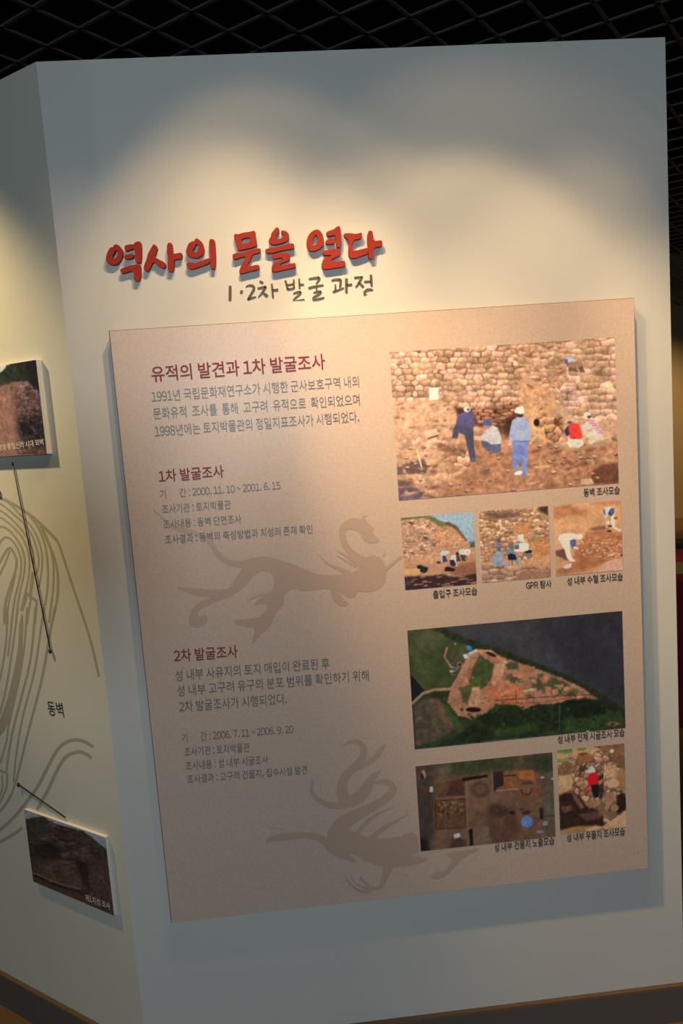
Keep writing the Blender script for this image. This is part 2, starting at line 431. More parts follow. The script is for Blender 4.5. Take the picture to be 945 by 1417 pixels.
k.ribbon([(310, 85, 2), (350, 63, 12), (385, 72, 20), (396, 108, 26), (370, 150, 28), (325, 185, 30), (312, 235, 42), (325, 285, 40)])
k.ribbon([(466, 76, 10), (440, 118, 20), (395, 150, 16), (350, 172, 10)])
k.ribbon([(212, 204, 7), (203, 240, 14), (230, 275, 16), (270, 295, 20), (320, 290, 32), (372, 268, 44), (402, 232, 40), (420, 195, 26), (452, 168, 5)])
k.ribbon([(425, 212, 5), (478, 206, 20), (500, 236, 28), (470, 270, 28), (400, 310, 32), (330, 345, 50), (295, 390, 70), (340, 440, 70)])
k.ribbon([(45, 420, 10), (75, 408, 26), (130, 402, 23), (200, 398, 20), (245, 410, 24), (290, 450, 50), (365, 492, 6)])
k.poly([(255, 390), (290, 355), (350, 385), (420, 410), (500, 410), (580, 380), (592, 460), (540, 470), (632, 478), (585, 500), (500, 512), (420, 502), (350, 462), (285, 450)], 1)
k.ribbon([(547, 324, 2), (490, 355, 11), (440, 388, 18), (405, 420, 18)]); k.ribbon([(495, 299, 2), (430, 325, 10), (388, 365, 13), (365, 395, 12)])
k.ribbon([(480, 505, 30), (460, 560, 20), (452, 586, 14), (400, 588, 11), (360, 570, 6), (345, 538, 2)])
k.ribbon([(322, 538, 2), (345, 575, 9), (385, 600, 10), (418, 598, 8)]); k.ribbon([(378, 545, 12), (402, 575, 8), (440, 588, 8)])
k.poly([(672, 462), (822, 440), (745, 472), (702, 522), (662, 552), (622, 552), (642, 528), (682, 524), (708, 482)], 1)
k.ribbon([(58, 371, 1), (85, 374, 3), (117, 377, 1)])
k.build('bird_motif', M_MOTIF, panel)['label'] = 'pale brown bird silhouette low on the panel'

# ------------------------------------------------------------------ raised red title and the smaller line under it
def extrude(name, loops_list, pl, tr, depth, material, parent, bevel=0.0):
    V = []; F = []
    for loops in loops_list:
        L2 = []
        for lp in loops:
            q = smooth_closed(lp, 1)
            L2.append([pl.at(*tr(*p)) for p in q])
        v, f = fill2d(L2); b = len(V); n = len(v)
        V += [pl.w(x, y, 0) for x, y in v] + [pl.w(x, y, -depth) for x, y in v]
        F += [tuple(b + i for i in t) for t in f] + [tuple(b + n + i for i in t[::-1]) for t in f]
        cnt = {}
        for t in f:
            for i, j in zip(t, t[1:] + t[:1]):
                key = (min(i, j), max(i, j)); cnt.setdefault(key, []).append((i, j))
        F += [(b + e[0][1], b + e[0][0], b + n + e[0][0], b + n + e[0][1]) for e in cnt.values() if len(e) == 1]
    o = mesh_obj(name, V, F, material, parent)
    return o
TD = .013
TITLE = MAIN.off(TD)
t0 = TITLE.at(338, 350)
title = thing('title_lettering', 'raised red brush-style Korean title lettering on the pale wall above the panel', 'lettering', (t0[0], -TD / 2, t0[1]))
A_ = crop(140, 320, 5.906); B_ = crop(310, 300, 4.109)
SY = [
 (A_, [[[(75,130),(100,128),(103,112),(122,105),(150,118),(172,148),(177,190),(166,230),(140,262),(105,277),(70,272),(45,255),(36,225),(43,190),(58,155)], [(116,155),(134,158),(136,185),(125,217),(102,226),(88,214),(98,190),(112,172)]],
   [[(190,115),(240,105),(268,108),(268,95),(295,82),(318,83),(329,105),(330,250),(305,260),(280,254),(276,190),(274,140),(230,150),(205,162),(190,152)]],
   [[(187,198),(245,182),(266,188),(264,216),(215,229),(186,221)]],
   [[(158,305),(240,278),(310,269),(324,285),(322,385),(308,407),(280,407),(265,393),(268,330),(235,325),(200,337),(170,347),(154,327)]]]),
 (A_, [[[(430,101),(462,129),(452,165),(434,213),(470,228),(520,255),(529,275),(523,296),(500,302),(460,280),(432,250),(415,262),(400,300),(380,331),(343,311),(350,280),(375,215),(378,190),(410,130)]],
   [[(537,98),(570,91),(582,110),(586,185),(620,180),(650,172),(663,185),(659,226),(600,229),(594,240),(598,300),(580,330),(547,327),(542,310),(544,200),(537,180)]]]),
 (A_, [[[(712,100),(740,82),(765,80),(765,62),(785,56),(805,72),(830,95),(838,125),(845,160),(831,190),(800,213),(770,219),(720,206),(695,187),(691,160),(700,135)], [(770,108),(797,108),(797,132),(790,165),(770,173),(747,167),(748,150),(765,130)]],
   [[(694,257),(740,252),(762,262),(800,250),(860,225),(890,218),(888,255),(860,270),(800,291),(735,313),(698,291)],],
   [[(881,64),(920,64),(931,85),(937,190),(935,302),(912,308),(892,305),(890,250),(881,150)]]]),
 (B_, [[[(62,95),(80,100),(105,90),(150,85),(168,77),(179,85),(181,110),(186,140),(189,161),(165,173),(110,186),(80,191),(71,165),(61,130),(54,108)], [(97,125),(140,115),(148,121),(150,144),(105,157),(98,148)]],
   [[(50,208),(100,205),(150,190),(206,176),(210,195),(200,204),(160,211),(153,240),(130,275),(137,284),(195,270),(204,285),(200,298),(130,313),(95,324),(84,313),(92,290),(105,262),(121,238),(123,223),(85,233),(60,243),(46,233)]]]),
 (B_, [[[(305,57),(318,78),(302,100),(294,120),(303,128),(322,124),(340,113),(337,100),(322,88),(330,75),(352,81),(369,96),(371,118),(359,137),(325,151),(285,159),(261,151),(251,135),(266,112),(267,96),(290,65)]],
   [[(233,184),(260,178),(310,172),(360,155),(393,149),(401,165),(399,179),(360,186),(320,193),(260,209),(237,201)]],
   [[(274,215),(300,208),(360,204),(376,212),(371,245),(350,256),(322,265),(312,278),(350,275),(385,265),(406,261),(409,286),(380,294),(340,301),(290,313),(271,309),(269,290),(278,268),(310,250),(333,240),(333,231),(300,236),(282,241),(272,231)]]]),
 (B_, [[[(490,90),(520,71),(541,74),(559,95),(569,130),(566,160),(546,181),(510,196),(484,191),(469,165),(469,130),(480,105)], [(525,100),(533,120),(529,150),(512,166),(501,158),(504,130),(514,108)]],
   [[(580,85),(625,71),(635,59),(655,51),(663,65),(666,110),(664,165),(655,176),(639,171),(635,120),(631,100),(600,111),(584,105)]],
   [[(577,135),(610,119),(629,124),(629,151),(600,156),(579,151)]],
   [[(559,195),(620,182),(661,184),(665,205),(656,221),(612,240),(602,250),(640,255),(686,247),(693,275),(681,283),(620,291),(575,299),(557,291),(554,265),(565,240),(600,225),(613,216),(580,219),(561,213)]]]),
 (B_, [[[(679,94),(720,92),(750,98),(786,87),(784,116),(766,126),(737,131),(727,160),(729,188),(745,194),(800,179),(822,176),(822,206),(790,219),(750,233),(719,236),(707,215),(707,180),(711,150),(704,125),(687,115)]],
   [[(817,81),(840,77),(847,95),(849,140),(895,131),(903,150),(894,169),(853,173),(851,200),(849,236),(828,241),(821,225),(821,180),(814,140)]]]),
]
for tr, lps in SY:
    # overlapping strokes of a syllable stay separate closed solids of one part
    extrude('syllable', lps, TITLE, tr, TD - .0005, M_RED, title)
SD = .002
SUBP = MAIN.off(SD)
s0 = SUBP.at(415, 402)
sub = thing('subtitle_lettering', 'thin dark brown Korean subtitle lettering between the red title and the panel', 'lettering', (s0[0], -SD / 2, s0[1]))
C_ = crop(305, 375, 8.591); D_ = crop(420, 370, 8.591)
GL = [
 (C_, [[(115,175,34),(115,260,36),(113,350,34)]]),
 (C_, [[(236,240,36),(264,252,36)]]),
 (C_, [[(300,185,10),(345,165,22),(395,175,30),(400,215,34),(365,270,28),(325,340,26)], [(325,340,14),(365,318,26),(425,305,10)]]),
 (C_, [[(465,118,16),(485,130,30),(510,140,16)], [(440,205,16),(490,195,26),(545,185,30)], [(540,185,26),(515,230,26),(450,312,12)], [(500,255,20),(530,275,32),(560,300,34)], [(610,150,22),(618,230,26),(625,318,24)], [(620,225,20),(655,225,26),(688,220,26)]]),
 (C_, [[(770,110,24),(788,165,26),(800,220,26)], [(872,98,20),(872,150,24),(875,200,24)], [(788,165,14),(830,160,18),(872,150,16)], [(795,215,26),(840,212,20),(882,200,20)], [(935,88,22),(938,150,24),(940,205,22)], [(940,160,20),(965,160,22),(992,156,20)],
       [(865,265,16),(910,250,24),(955,245,28)], [(955,245,26),(945,275,22),(885,320,18)], [(885,320,14),(868,345,24),(880,355,24),(940,350,22),(1000,338,20)]]),
 (D_, [[(62,135,18),(120,125,24),(190,118,30)], [(188,120,28),(180,155,24),(148,192,14)], [(55,245,24),(140,222,22),(238,208,18)], [(148,225,16),(155,255,24),(160,290,16)],
       [(115,300,12),(160,288,22),(210,285,26)], [(208,285,26),(190,315,24),(120,350,18)], [(118,345,14),(110,380,26),(135,380,26),(200,368,22),(248,355,16)]]),
 (D_, [[(330,155,16),(385,140,24),(440,145,30)], [(440,140,30),(440,190,30),(432,240,22)], [(378,200,18),(380,240,22),(375,280,20)], [(345,292,24),(400,272,20),(480,240,14)], [(510,128,34),(508,220,32),(508,302,28)], [(510,210,20),(545,205,26),(578,200,24)]]),
 (D_, [[(602,120,26),(650,115,20),(705,112,20)], [(690,115,26),(665,170,24),(620,235,18)], [(655,180,18),(685,205,28),(712,230,28)], [(718,170,22),(760,165,22),(800,165,18)], [(800,85,30),(804,160,30),(808,222,24)],
       [(770,255,24),(725,285,28),(722,320,26),(760,335,26),(810,315,26),(825,275,26),(800,258,24),(765,262,20)]]),
]
for tr, strokes in GL:
    loops = []
    for st in strokes:
        L, Rr = ribbon(st, 1); loops.append([list(map(tuple, L)) + list(map(tuple, Rr[::-1]))])
    extrude('syllable', loops, SUBP, tr, SD - .0003, M_SUB, sub)

# ------------------------------------------------------------------ left wall: site map, plaques, pointers
MAPP = LEFT.off(.0005)
a = LEFT.at(60, 800); O_ = LEFT.w(a[0], a[1], 0)
smap = thing('site_map', 'grey-olive contour line map of the fortress printed on the angled left wall', 'wall map', O_)
K6 = crop(0, 660, 7.08); K7 = crop(0, 840, 4.17); K9 = crop(0, 900, 4.72)
NC = [0]
def contour(tr, pts, w):
    NC[0] += 1; k = Ink(LEFT.off(.0002 + NC[0] * 9e-6), tr); s_ = 7.08 if tr is K6 else 4.17 if tr is K7 else 4.72 if tr is K9 else 1.
    pts = [(p[0], p[1], (p[2] if len(p) > 2 else w) * s_) for p in pts]
    k.ribbon(pts); return k.build('contour_line', M_CONTOUR, smap)
contour(K6, [(-160,150),(0,205),(80,240),(180,295),(300,375),(400,460),(500,560),(558,622)], 4.2)
contour(K6, [(545,608),(575,650),(640,850),(708,1060),(800,1330),(900,1640),(970,1960)], 3.)
contour(K6, [(60,235),(130,295),(200,375),(310,480),(380,620),(415,760),(412,900),(380,1080)], 2.4)
contour(K6, [(290,385),(370,480),(430,620),(460,760),(472,950),(465,1100),(440,1260)], 2.8)
contour(K6, [(390,470),(450,600),(510,750),(527,900),(520,1100),(500,1260),(478,1430)], 2.6)
contour(K6, [(400,470),(480,650),(545,830),(570,980),(565,1150),(540,1300),(500,1460)], 3.2)
contour(K6, [(-100,210),(0,260),(60,300),(150,380),(240,460),(310,560),(355,680),(380,800),(375,900),(350,950)], 2.5)
contour(K6, [(-100,260),(0,325),(80,380),(160,460),(240,550),(300,650),(330,760),(330,850)], 2.4)
contour(K6, [(-100,350),(0,395),(70,435),(150,510),(220,590),(265,690),(290,800),(285,950),(260,1080),(220,1230),(205,1310)], 2.4)
contour(K6, [(-100,520),(-20,490),(40,485),(110,540),(180,630),(230,730),(245,850),(235,950),(200,1100),(170,1250),(155,1440)], 2.6)
contour(K6, [(-60,760),(0,640),(30,598),(70,585),(120,620),(170,690),(205,790),(210,900),(180,1050),(140,1200),(110,1440)], 2.6)
contour(K6, [(-40,900),(0,830),(90,665),(150,770),(165,830),(150,930),(100,1060),(60,1200),(38,1300),(45,1440)], 3.2)
contour(K6, [(-40,1020),(0,950),(60,820),(95,720)], 2.4)
contour(K6, [(150,950),(105,1140),(72,1280),(75,1440)], 2.2)
contour(K6, [(322,930),(310,1030),(295,1170)], 4.2)
contour(K6, [(255,1130),(300,1175),(358,1212)], 3.4)
contour(K6, [(265,1150),(240,1230),(215,1310)], 3.)
contour(K6, [(302,1180),(285,1280),(262,1440)], 2.6)
contour(K6, [(360,1210),(350,1310),(340,1440)], 2.6)
contour(K7, [(30,0),(42,100),(30,250),(0,420),(-30,500)], 2.4)
contour(K7, [(75,0),(60,150),(44,285)], 2.2)
contour(K7, [(103,0),(70,250),(30,500),(-10,640)], 2.4)
contour(K7, [(155,0),(140,250),(92,500),(45,690),(40,770),(0,900)], 2.4)
contour(K7, [(128,40,2),(120,110,6),(118,200,5),(112,300,9),(85,450,10),(45,600,11),(5,700,12),(-20,740,8)], 8)
contour(K7, [(203,0),(180,300),(120,530),(62,750),(35,955)], 2.8)
contour(K7, [(257,0),(240,80),(200,380),(130,620),(90,860),(78,1010)], 2.4)
contour(K7, [(316,0),(290,130),(240,430),(160,720),(100,980),(60,1100),(0,1180),(-40,1210)], 3.)
contour(K7, [(-10,935),(15,950),(36,955)], 3.)
contour(K7, [(12,970),(16,1050),(-5,1095)], 2.2)
contour(K7, [(42,960),(40,1050),(-10,1140)], 2.6)
contour(K9, [(-60,1210),(0,1172),(85,1098),(165,1000),(245,895),(345,690),(400,610),(480,578),(550,590),(605,627)], 4.)
contour(K9, [(-60,1285),(0,1250),(100,1194),(145,1156)], 4.)
contour(K9, [(240,1040),(272,985),(310,915),(390,740),(440,680),(510,657),(560,672),(597,700)], 4.)
text_part('place_name', [('동벽', (67.5, 990), (89, 993), 20)], MAPP, M_INKD, smap, .01)['label'] = 'small dark two-syllable Korean place name on the map'
def plaque(px, thick, label, width=None):
    pl = LEFT.off(thick)
    P = [pl.at(*p) for p in px]
    x1 = (P[1][0] + P[2][0]) / 2; z1 = (P[1][1] + P[0][1]) / 2; z0 = (P[2][1] + P[3][1]) / 2
    x0 = (P[0][0] + P[3][0]) / 2 if width is None else x1 - width
    t = thing('photo_plaque', label, 'photo plaque', pl.w((x0 + x1) / 2, z0, -thick / 2), 'photo plaques on the left wall')
    c = pl.w((x0 + x1) / 2, (z0 + z1) / 2, -thick / 2 + .0002)
    MB().box(c, ((x1 - x0) / 2, thick / 2 - .0004, (z1 - z0) / 2), (LEFT.ex, LEFT.n, LEFT.ey)).build('foam_board', M_FOAM, t)
    return t, pl, (x0, x1, z0, z1)
plaq_u, PLU, RU = plaque([(-20, 511), (50.8, 496), (63.5, 627.3), (-20, 634)], .015, 'upper photo plaque of a scrub-topped earth slope, cut off by the left picture edge', .30)
plaq_l, PLL, RL = plaque([(32.7, 1119.8), (144.3, 1158.4), (159.2, 1267), (47, 1220.6)], .010, 'lower photo plaque of a dark stony hillside, low on the angled left wall')
text_part('caption', [('제1치성과 통일신라 시대 외벽', (-16, 626.5), (60.5, 616), 9)], PLU.off(.0012), M_WHITEINK, plaq_u, .004)
text_part('caption', [('제1치성 조사', (119, 1246.5), (153, 1259), 9)], PLL.off(.0012), M_WHITEINK, plaq_l, .0)
def pointer(name, a, b, label, rad=.0016):
    pl = LEFT.off(.0033); A = pl.at(*a); B = pl.at(*b); A = pl.w(*A); B = pl.w(*B)
    t = thing(name, label, 'pointer', (A + B) / 2, 'pointers from the plaques to the map')
    MB().tube([A, B], rad, 8).build('rod', M_PIN, t, True)
    MB().ball(B + LEFT.n * .0013, .0062, (LEFT.ex, LEFT.n, LEFT.ey), (.85, .6, 1)).build('ball_tip', M_PIN, t, True)
pointer('pointer_rod', (17, 640), (70, 901), 'long thin dark pointer running from the upper plaque down into the map')
pointer('pointer_rod', (90.5, 1131.5), (26, 1086), 'short dark pointer rising from the lower plaque to the map edge')
q = LEFT.off(.003).at(-3, 681)
tag(MB().ball(LEFT.w(q[0], q[1], .003), .0085, (LEFT.ex, LEFT.n, LEFT.ey), (1, .5, 1)).build('map_pin', M_PINRED, None, True), 'dark red map pin at the left picture edge above the contour lines', 'map pin')

# ------------------------------------------------------------------ block added out of view to shade the wall corner from the daylight
hx_, hy_, hz_ = .050, -1.95, 1.635
struct(MB().box((hx_, hy_, hz_), (.075, .06, .115)).lathe((hx_, hy_, hz_ + .115), [(.006, 0), (.006, 2.757 - hz_ - .115)], 10)
       .lathe((hx_, hy_, 2.73), [(.03, 0), (.03, .025)], 16).build('shade_blocker_1', M_BLACK))

# ------------------------------------------------------------------ far side of the hall, seen past the right edge of the wall
def far_pt(px, py, dist):
    d = ray(px, py); return CAMP + d / np.linalg.norm(d[:2]) * dist
tb = far_pt(985, 789, 4.2); tx, ty = tb[0], tb[1]; tz = tb[2]
fy = np.array([tb[0] - CAMP[0], tb[1] - CAMP[1], 0]); fy /= np.linalg.norm(fy); fx = np.array([fy[1], -fy[0], 0]); AX = (fx, fy, np.array([0, 0, 1.]))
table = thing('display_table', 'table under a maroon cloth at the right picture edge behind the wall', 'table', (tx, ty, 0))
MB().box((tx, ty, tz - .012), (.30, .28, .012), AX).build('table_top', M_CLOTH, table)
# pleated skirt of the cloth
v = []; f = []; n = 96
for i in range(n):
    t = i / n * 4; s = int(t); u = (t - s) * 2 - 1
    p = [(u, -1), (1, u), (-u, 1), (-1, -u)][s]
    wv = 1 + .012 * math.sin(i * 1.9)
    for z, q in ((tz - .001, 1.0), (tz - .05, 1.01), (.01, 1.05)):
        v.append(np.array([tx, ty, 0]) + fx * p[0] * .301 * q * wv + fy * p[1] * .281 * q * wv + np.array([0, 0, z]))
for i in range(n):
    j = (i + 1) % n
    f += [(i * 3, j * 3, j * 3 + 1, i * 3 + 1), (i * 3 + 1, j * 3 + 1, j * 3 + 2, i * 3 + 2)]
mesh_obj('cloth_skirt', v, f, M_CLOTH, table)
bx = np.array([tx, ty, tz]) - fx * .16
dish = thing('display_stand', 'small olive-brass stand on the maroon table at the right edge', 'stand', bx)
MB().box(bx + [0, 0, .028], (.13, .10, .028), AX).build('plinth', M_BRASS, dish)
cas = thing('lacquer_casket', 'scarlet casket with black lid at the right picture edge behind the wall', 'casket', bx + [0, 0, .0565])
MB().box(bx + [0, 0, .0565 + .033], (.125, .09, .033), AX).build('casket_body', M_SCARLET, cas)
MB().box(bx + [0, 0, .0565 + .072], (.129, .094, .0055), AX).box(bx + [0, 0, .0565 + .085], (.10, .07, .008), AX).build('lid', M_BLACK, cas)

# ------------------------------------------------------------------ painted photo prints
def vnoise(h, w, cell, seed):
    r = np.random.RandomState(seed); gy, gx = int(h / cell) + 3, int(w / cell) + 3; g = r.rand(gy, gx)
    y = np.arange(h) / cell; x = np.arange(w) / cell; yi = y.astype(int); xi = x.astype(int); fy = y - yi; fx = x - xi
    fy = (fy * fy * (3 - 2 * fy))[:, None]; fx = (fx * fx * (3 - 2 * fx))[None, :]
    a = g[yi][:, xi]; b = g[yi][:, xi + 1]; c = g[yi + 1][:, xi]; d = g[yi + 1][:, xi + 1]
    return (a * (1 - fx) + b * fx) * (1 - fy) + (c * (1 - fx) + d * fx) * fy
def fbm(h, w, cell, seed, oct=4):
    t = np.zeros((h, w)); A = 1.; s = 0.
    for i in range(oct):
        t += A * vnoise(h, w, max(cell, 1.5), seed + 17 * i); s += A; A *= .55; cell /= 2
    return t / s
class Paint:
    """a picture painted in traced coordinates; corners TL TR BR BL give the photo's outline in those coordinates"""
    def __init__(s, w, h, corners, bg, seed=1):
        s.w, s.h = w * 2, h * 2; s.seed = seed
        yy, xx = np.mgrid[0:s.h, 0:s.w]; u = (xx + .5) / s.w; v = (yy + .5) / s.h
        c = np.array(corners, float)
        # homography from unit square
        src = [(0, 0), (1, 0), (1, 1), (0, 1)]; A = []; B = []
        for (a, b), (x, y) in zip(src, c):
            A += [[a, b, 1, 0, 0, 0, -a * x, -b * x], [0, 0, 0, a, b, 1, -a * y, -b * y]]; B += [x, y]
        hm = np.append(np.linalg.solve(np.array(A), np.array(B)), 1).reshape(3, 3)
        den = hm[2, 0] * u + hm[2, 1] * v + 1
        s.X = (hm[0, 0] * u + hm[0, 1] * v + hm[0, 2]) / den; s.Y = (hm[1, 0] * u + hm[1, 1] * v + hm[1, 2]) / den
        s.k = s.w / np.hypot(*(c[1] - c[0]))          # canvas px per traced unit
        s.im = np.ones((s.h, s.w, 3)) * np.array(bg, float)
    def n(s, cell, oct=4):
        s.seed += 101; return fbm(s.h, s.w, cell * s.k, s.seed, oct)
    def inside(s, pts):
        m = np.zeros((s.h, s.w), bool); P = np.array(pts, float); X, Y = s.X, s.Y
        for (x0, y0), (x1, y1) in zip(P, np.roll(P, -1, 0)):
            if y0 == y1: continue
            m ^= ((Y >= min(y0, y1)) & (Y < max(y0, y1)) & (X < x0 + (Y - y0) * (x1 - x0) / (y1 - y0)))
        return m.astype(float)
    def put(s, m, col, nz=0, cell=6):
        c = np.ones((s.h, s.w, 3)) * np.array(col, float)
        if nz: c *= (1 + nz * (s.n(cell) - .5) * 2)[..., None]
        m = m[..., None]; s.im = s.im * (1 - m) + c * m; return s
    def poly(s, pts, col, nz=.12, cell=6, soft=0, rag=0):
        if rag:
            X, Y = s.X, s.Y; s.X = X + (s.n(rag * 2) - .5) * rag * 2; s.Y = Y + (s.n(rag * 2) - .5) * rag * 2
            m = s.inside(pts); s.X, s.Y = X, Y
        else: m = s.inside(pts)
        if soft: m = s.blur(m, soft * s.k)
        return s.put(m, col, nz, cell)
    def ell(s, cx, cy, rx, ry, col, rot=0, nz=.08, soft=0):
        a = math.radians(rot); dx, dy = s.X - cx, s.Y - cy
        q = np.hypot((dx * math.cos(a) + dy * math.sin(a)) / rx, (-dx * math.sin(a) + dy * math.cos(a)) / ry)
        m = np.clip((1 - q) / soft, 0, 1) if soft else (q < 1).astype(float)
        return s.put(m, col, nz)
    def line(s, pts, w, col, nz=.05):
        m = np.zeros((s.h, s.w)); P = np.array(pts, float)
        for a, b in zip(P, P[1:]):
            d = b - a; L = d @ d; t = np.clip(((s.X - a[0]) * d[0] + (s.Y - a[1]) * d[1]) / L, 0, 1)
            m = np.maximum(m, (np.hypot(s.X - a[0] - t * d[0], s.Y - a[1] - t * d[1]) < w / 2).astype(float))
        return s.put(m, col, nz)
    def blur(s, m, r):
        r = max(1, int(round(r)))
        for _ in range(2):
            for ax in (0, 1):
                p = np.pad(m, [(r, r) if i == ax else (0, 0) for i in range(m.ndim)], mode='edge'); c = np.cumsum(p, ax)
                n = m.shape[ax]; z = np.zeros_like(np.take(c, [0], ax)); c = np.concatenate([z, c], ax)
                m = (np.take(c, range(2 * r + 1, n + 2 * r + 1), ax) - np.take(c, range(0, n), ax)) / (2 * r + 1)
        return m
    def mottle(s, amp, cell, tint=(1, 1, 1), mask=None):
        z = (s.n(cell) - .5) * 2 * amp
        if mask is not None: z = z * mask
        s.im *= 1 + z[..., None] * np.array(tint); return s
    def stones(s, m, sx, sy, col, joint, var=.15, jw=.16, row=0, seed=3, amt=1.):
        """irregular masonry / rubble: jittered cells with dark joints and lit upper faces"""
        s.seed += 7
        wx = s.X + (s.n(sx * .7, 2) - .5) * sx * .5; wy = s.Y + (s.n(sx * .7, 2) - .5) * sy * .6
        gx = wx / sx; gy = wy / sy; r = np.random.RandomState(seed)
        J = r.rand(64, 64, 3); iy = np.floor(gy).astype(int)
        F1 = np.full(gx.shape, 9.); F2 = F1.copy(); ID = np.zeros(gx.shape); DY = np.zeros(gx.shape)
        jit = .95 if not row else .7
        ix = np.floor(gx).astype(int)
        for dj in (-1, 0, 1):
            for di in (-2, -1, 0, 1, 2):
                cx = ix + di; cy = iy + dj
                jt = J[cy % 64, cx % 64]
                px = cx + .5 + (jt[..., 0] - .5) * jit + (.5 * (cy % 2) if row else 0); py = cy + .5 + (jt[..., 1] - .5) * (jit if not row else .4)
                ddx = np.abs(gx - px); ddy = np.abs(gy - py)
                d = np.maximum(ddx, ddy * 1.05) * .45 + np.hypot(ddx, ddy) * .55 - .22 * (jt[..., 2] - .5)
                nw = d < F1
                F2 = np.where(nw, F1, np.minimum(F2, d)); ID = np.where(nw, jt[..., 2] * 7.3 % 1, ID); DY = np.where(nw, gy - py, DY); F1 = np.where(nw, d, F1)
        jn = s.n(sx * 1.3, 3)
        e = np.clip((F2 - F1) / (jw * np.clip(.25 + (jn - .3) * 2.2, .15, 1.6)), 0, 1); e = e * e * (3 - 2 * e)
        e = np.maximum(e, np.clip(-DY * 1.5 - .25, 0, .6))           # upper edges catch light, joints gape below
        tex = (s.n(sx * .35) - .5) * .5 + (s.n(sx * .9, 2) - .5) * .35
        sh = (1 + (ID - .5) * 2.4 * var - DY * .38) * (1 + tex)
        c = np.array(col, float) * sh[..., None]
        c[..., 2] *= (1 + (ID - .5) * .16)
        jc = np.array(joint, float) * (.75 + (s.n(sx * .5, 2)[..., None] - .2) * .9)
        c = c * e[..., None] + jc * (1 - e)[..., None]
        a = s.blur(m, 3 * s.k) * amt; a = a[..., None]; s.im = s.im * (1 - a) + c * a; return s
    def finish(s, fine=.16, coarse=.12, sat=1.0, soft=True):
        """photographic grain, uneven tone and slight softness over the whole picture"""
        f = 1 + (fbm(s.h, s.w, 5, s.seed + 5, 3) - .5) * 2 * fine + (fbm(s.h, s.w, 22, s.seed + 9, 3) - .5) * 2 * coarse
        s.im = s.im * f[..., None]
        if soft:
            s.im = s.blur(s.im, 1) * .6 + s.im * .4
        g = s.im.mean(-1, keepdims=True); s.im = g + (s.im - g) * sat; return s
    def rect(s): return np.ones((s.h, s.w))
    def grid(s):
        return np.clip(s.im.reshape(s.h // 2, 2, s.w // 2, 2, 3).mean((1, 3)), 2, 255)
def photo_print(paint, rect, pl, parent, paper_seen, name='photo_print', label=None, paper=PAPER):
    """the painted picture as a fine flat mesh carrying ink colour; paper_seen is how bare paper beside it looks in the same light"""
    g = paint.grid(); h, w = g.shape[:2]
    ink = np.clip(lin(g) / lin(paper_seen) * paper, .003, .9)
    x0, x1, z0, z1 = rect; off = root_of(parent)
    xs = x0 + (x1 - x0) * np.linspace(0, 1, w); zs = z1 + (z0 - z1) * np.linspace(0, 1, h)
    gx, gz = np.meshgrid(xs, zs)
    co = pl.o + gx[..., None] * pl.ex + gz[..., None] * pl.ey - off
    me = bpy.data.meshes.new(name); n = w * h; i = np.arange(n).reshape(h, w)
    q = np.stack([i[1:, :-1], i[1:, 1:], i[:-1, 1:], i[:-1, :-1]], -1).reshape(-1, 4)
    me.vertices.add(n); me.vertices.foreach_set('co', co.reshape(-1).astype(np.float32))
    me.loops.add(q.size); me.loops.foreach_set('vertex_index', q.reshape(-1).astype(np.int32))
    me.polygons.add(len(q)); me.polygons.foreach_set('loop_start', (np.arange(len(q)) * 4).astype(np.int32))
    me.update(calc_edges=True)
    at = me.attributes.new('ink', 'FLOAT_COLOR', 'POINT')
    at.data.foreach_set('color', np.concatenate([ink.reshape(-1, 3), np.ones((n, 1))], 1).reshape(-1).astype(np.float32))
    o = link(name, me, M_PRINT, parent)
    if label: o['label'] = label
    return o
def prect(pl, c):
    P = [pl.at(*p) for p in c]
    return ((P[0][0] + P[3][0]) / 2, (P[1][0] + P[2][0]) / 2, (P[2][1] + P[3][1]) / 2, (P[0][1] + P[1][1]) / 2)
PH = FACE.off(.0006)
def full(tr, c): return [tr(*p) for p in c]

# --- 1: workers at the foot of the east wall (traced in a 2.7x view from 525,455)
c1 = [(37, 82), (875, 38), (897, 577), (73, 641)]
p = Paint(300, 200, c1, (206, 152, 112), 11)
p.mottle(.12, 60).mottle(.14, 14)
p.stones(p.inside([(0, 60), (520, 40), (540, 190), (525, 290), (360, 302), (295, 292), (230, 262), (0, 270)]), 35, 21, (194, 143, 108), (104, 62, 46), .11, .2, 1, 5)
p.stones(p.inside([(480, 30), (720, 30), (700, 200), (690, 300), (560, 180), (520, 190)]), 30, 15, (198, 145, 106), (150, 98, 68), .14, .25, 0, 8, .8)
p.stones(p.inside([(680, 20), (920, 20), (920, 350), (800, 345), (690, 320), (700, 190)]), 46, 25, (200, 148, 113), (128, 80, 58), .14, .16, 1, 9)
p.poly([(525, 195), (600, 205), (640, 250), (665, 330), (640, 345), (560, 330), (530, 260)], (205, 145, 100), .16, 10, 6)
p.stones(p.inside([(675, 205), (730, 205), (750, 300), (690, 310)]), 60, 22, (205, 152, 118), (100, 60, 42), .1, .2, 1, 4)
p.poly([(278, 288), (330, 300), (400, 300), (520, 275), (532, 320), (500, 350), (480, 420), (400, 370), (320, 350), (290, 320)], (92, 54, 36), .25, 10, 3, 6)
p.stones(p.inside([(340, 300), (420, 292), (525, 268), (530, 325), (480, 360), (380, 355)]), 52, 13, (150, 98, 68), (46, 26, 20), .25, .3, 1, 7)
p.poly([(300, 296), (345, 305), (365, 345), (330, 350), (300, 320)], (60, 36, 28), .3, 8, 5, 6)
p.poly([(470, 330), (530, 320), (528, 350), (490, 400), (470, 410)], (70, 42, 30), .3, 8, 6, 8)
p.poly([(48, 272), (120, 262), (225, 262), (270, 285), (296, 330), (270, 410), (55, 380)], (206, 150, 112), .16, 16, 4, 6)
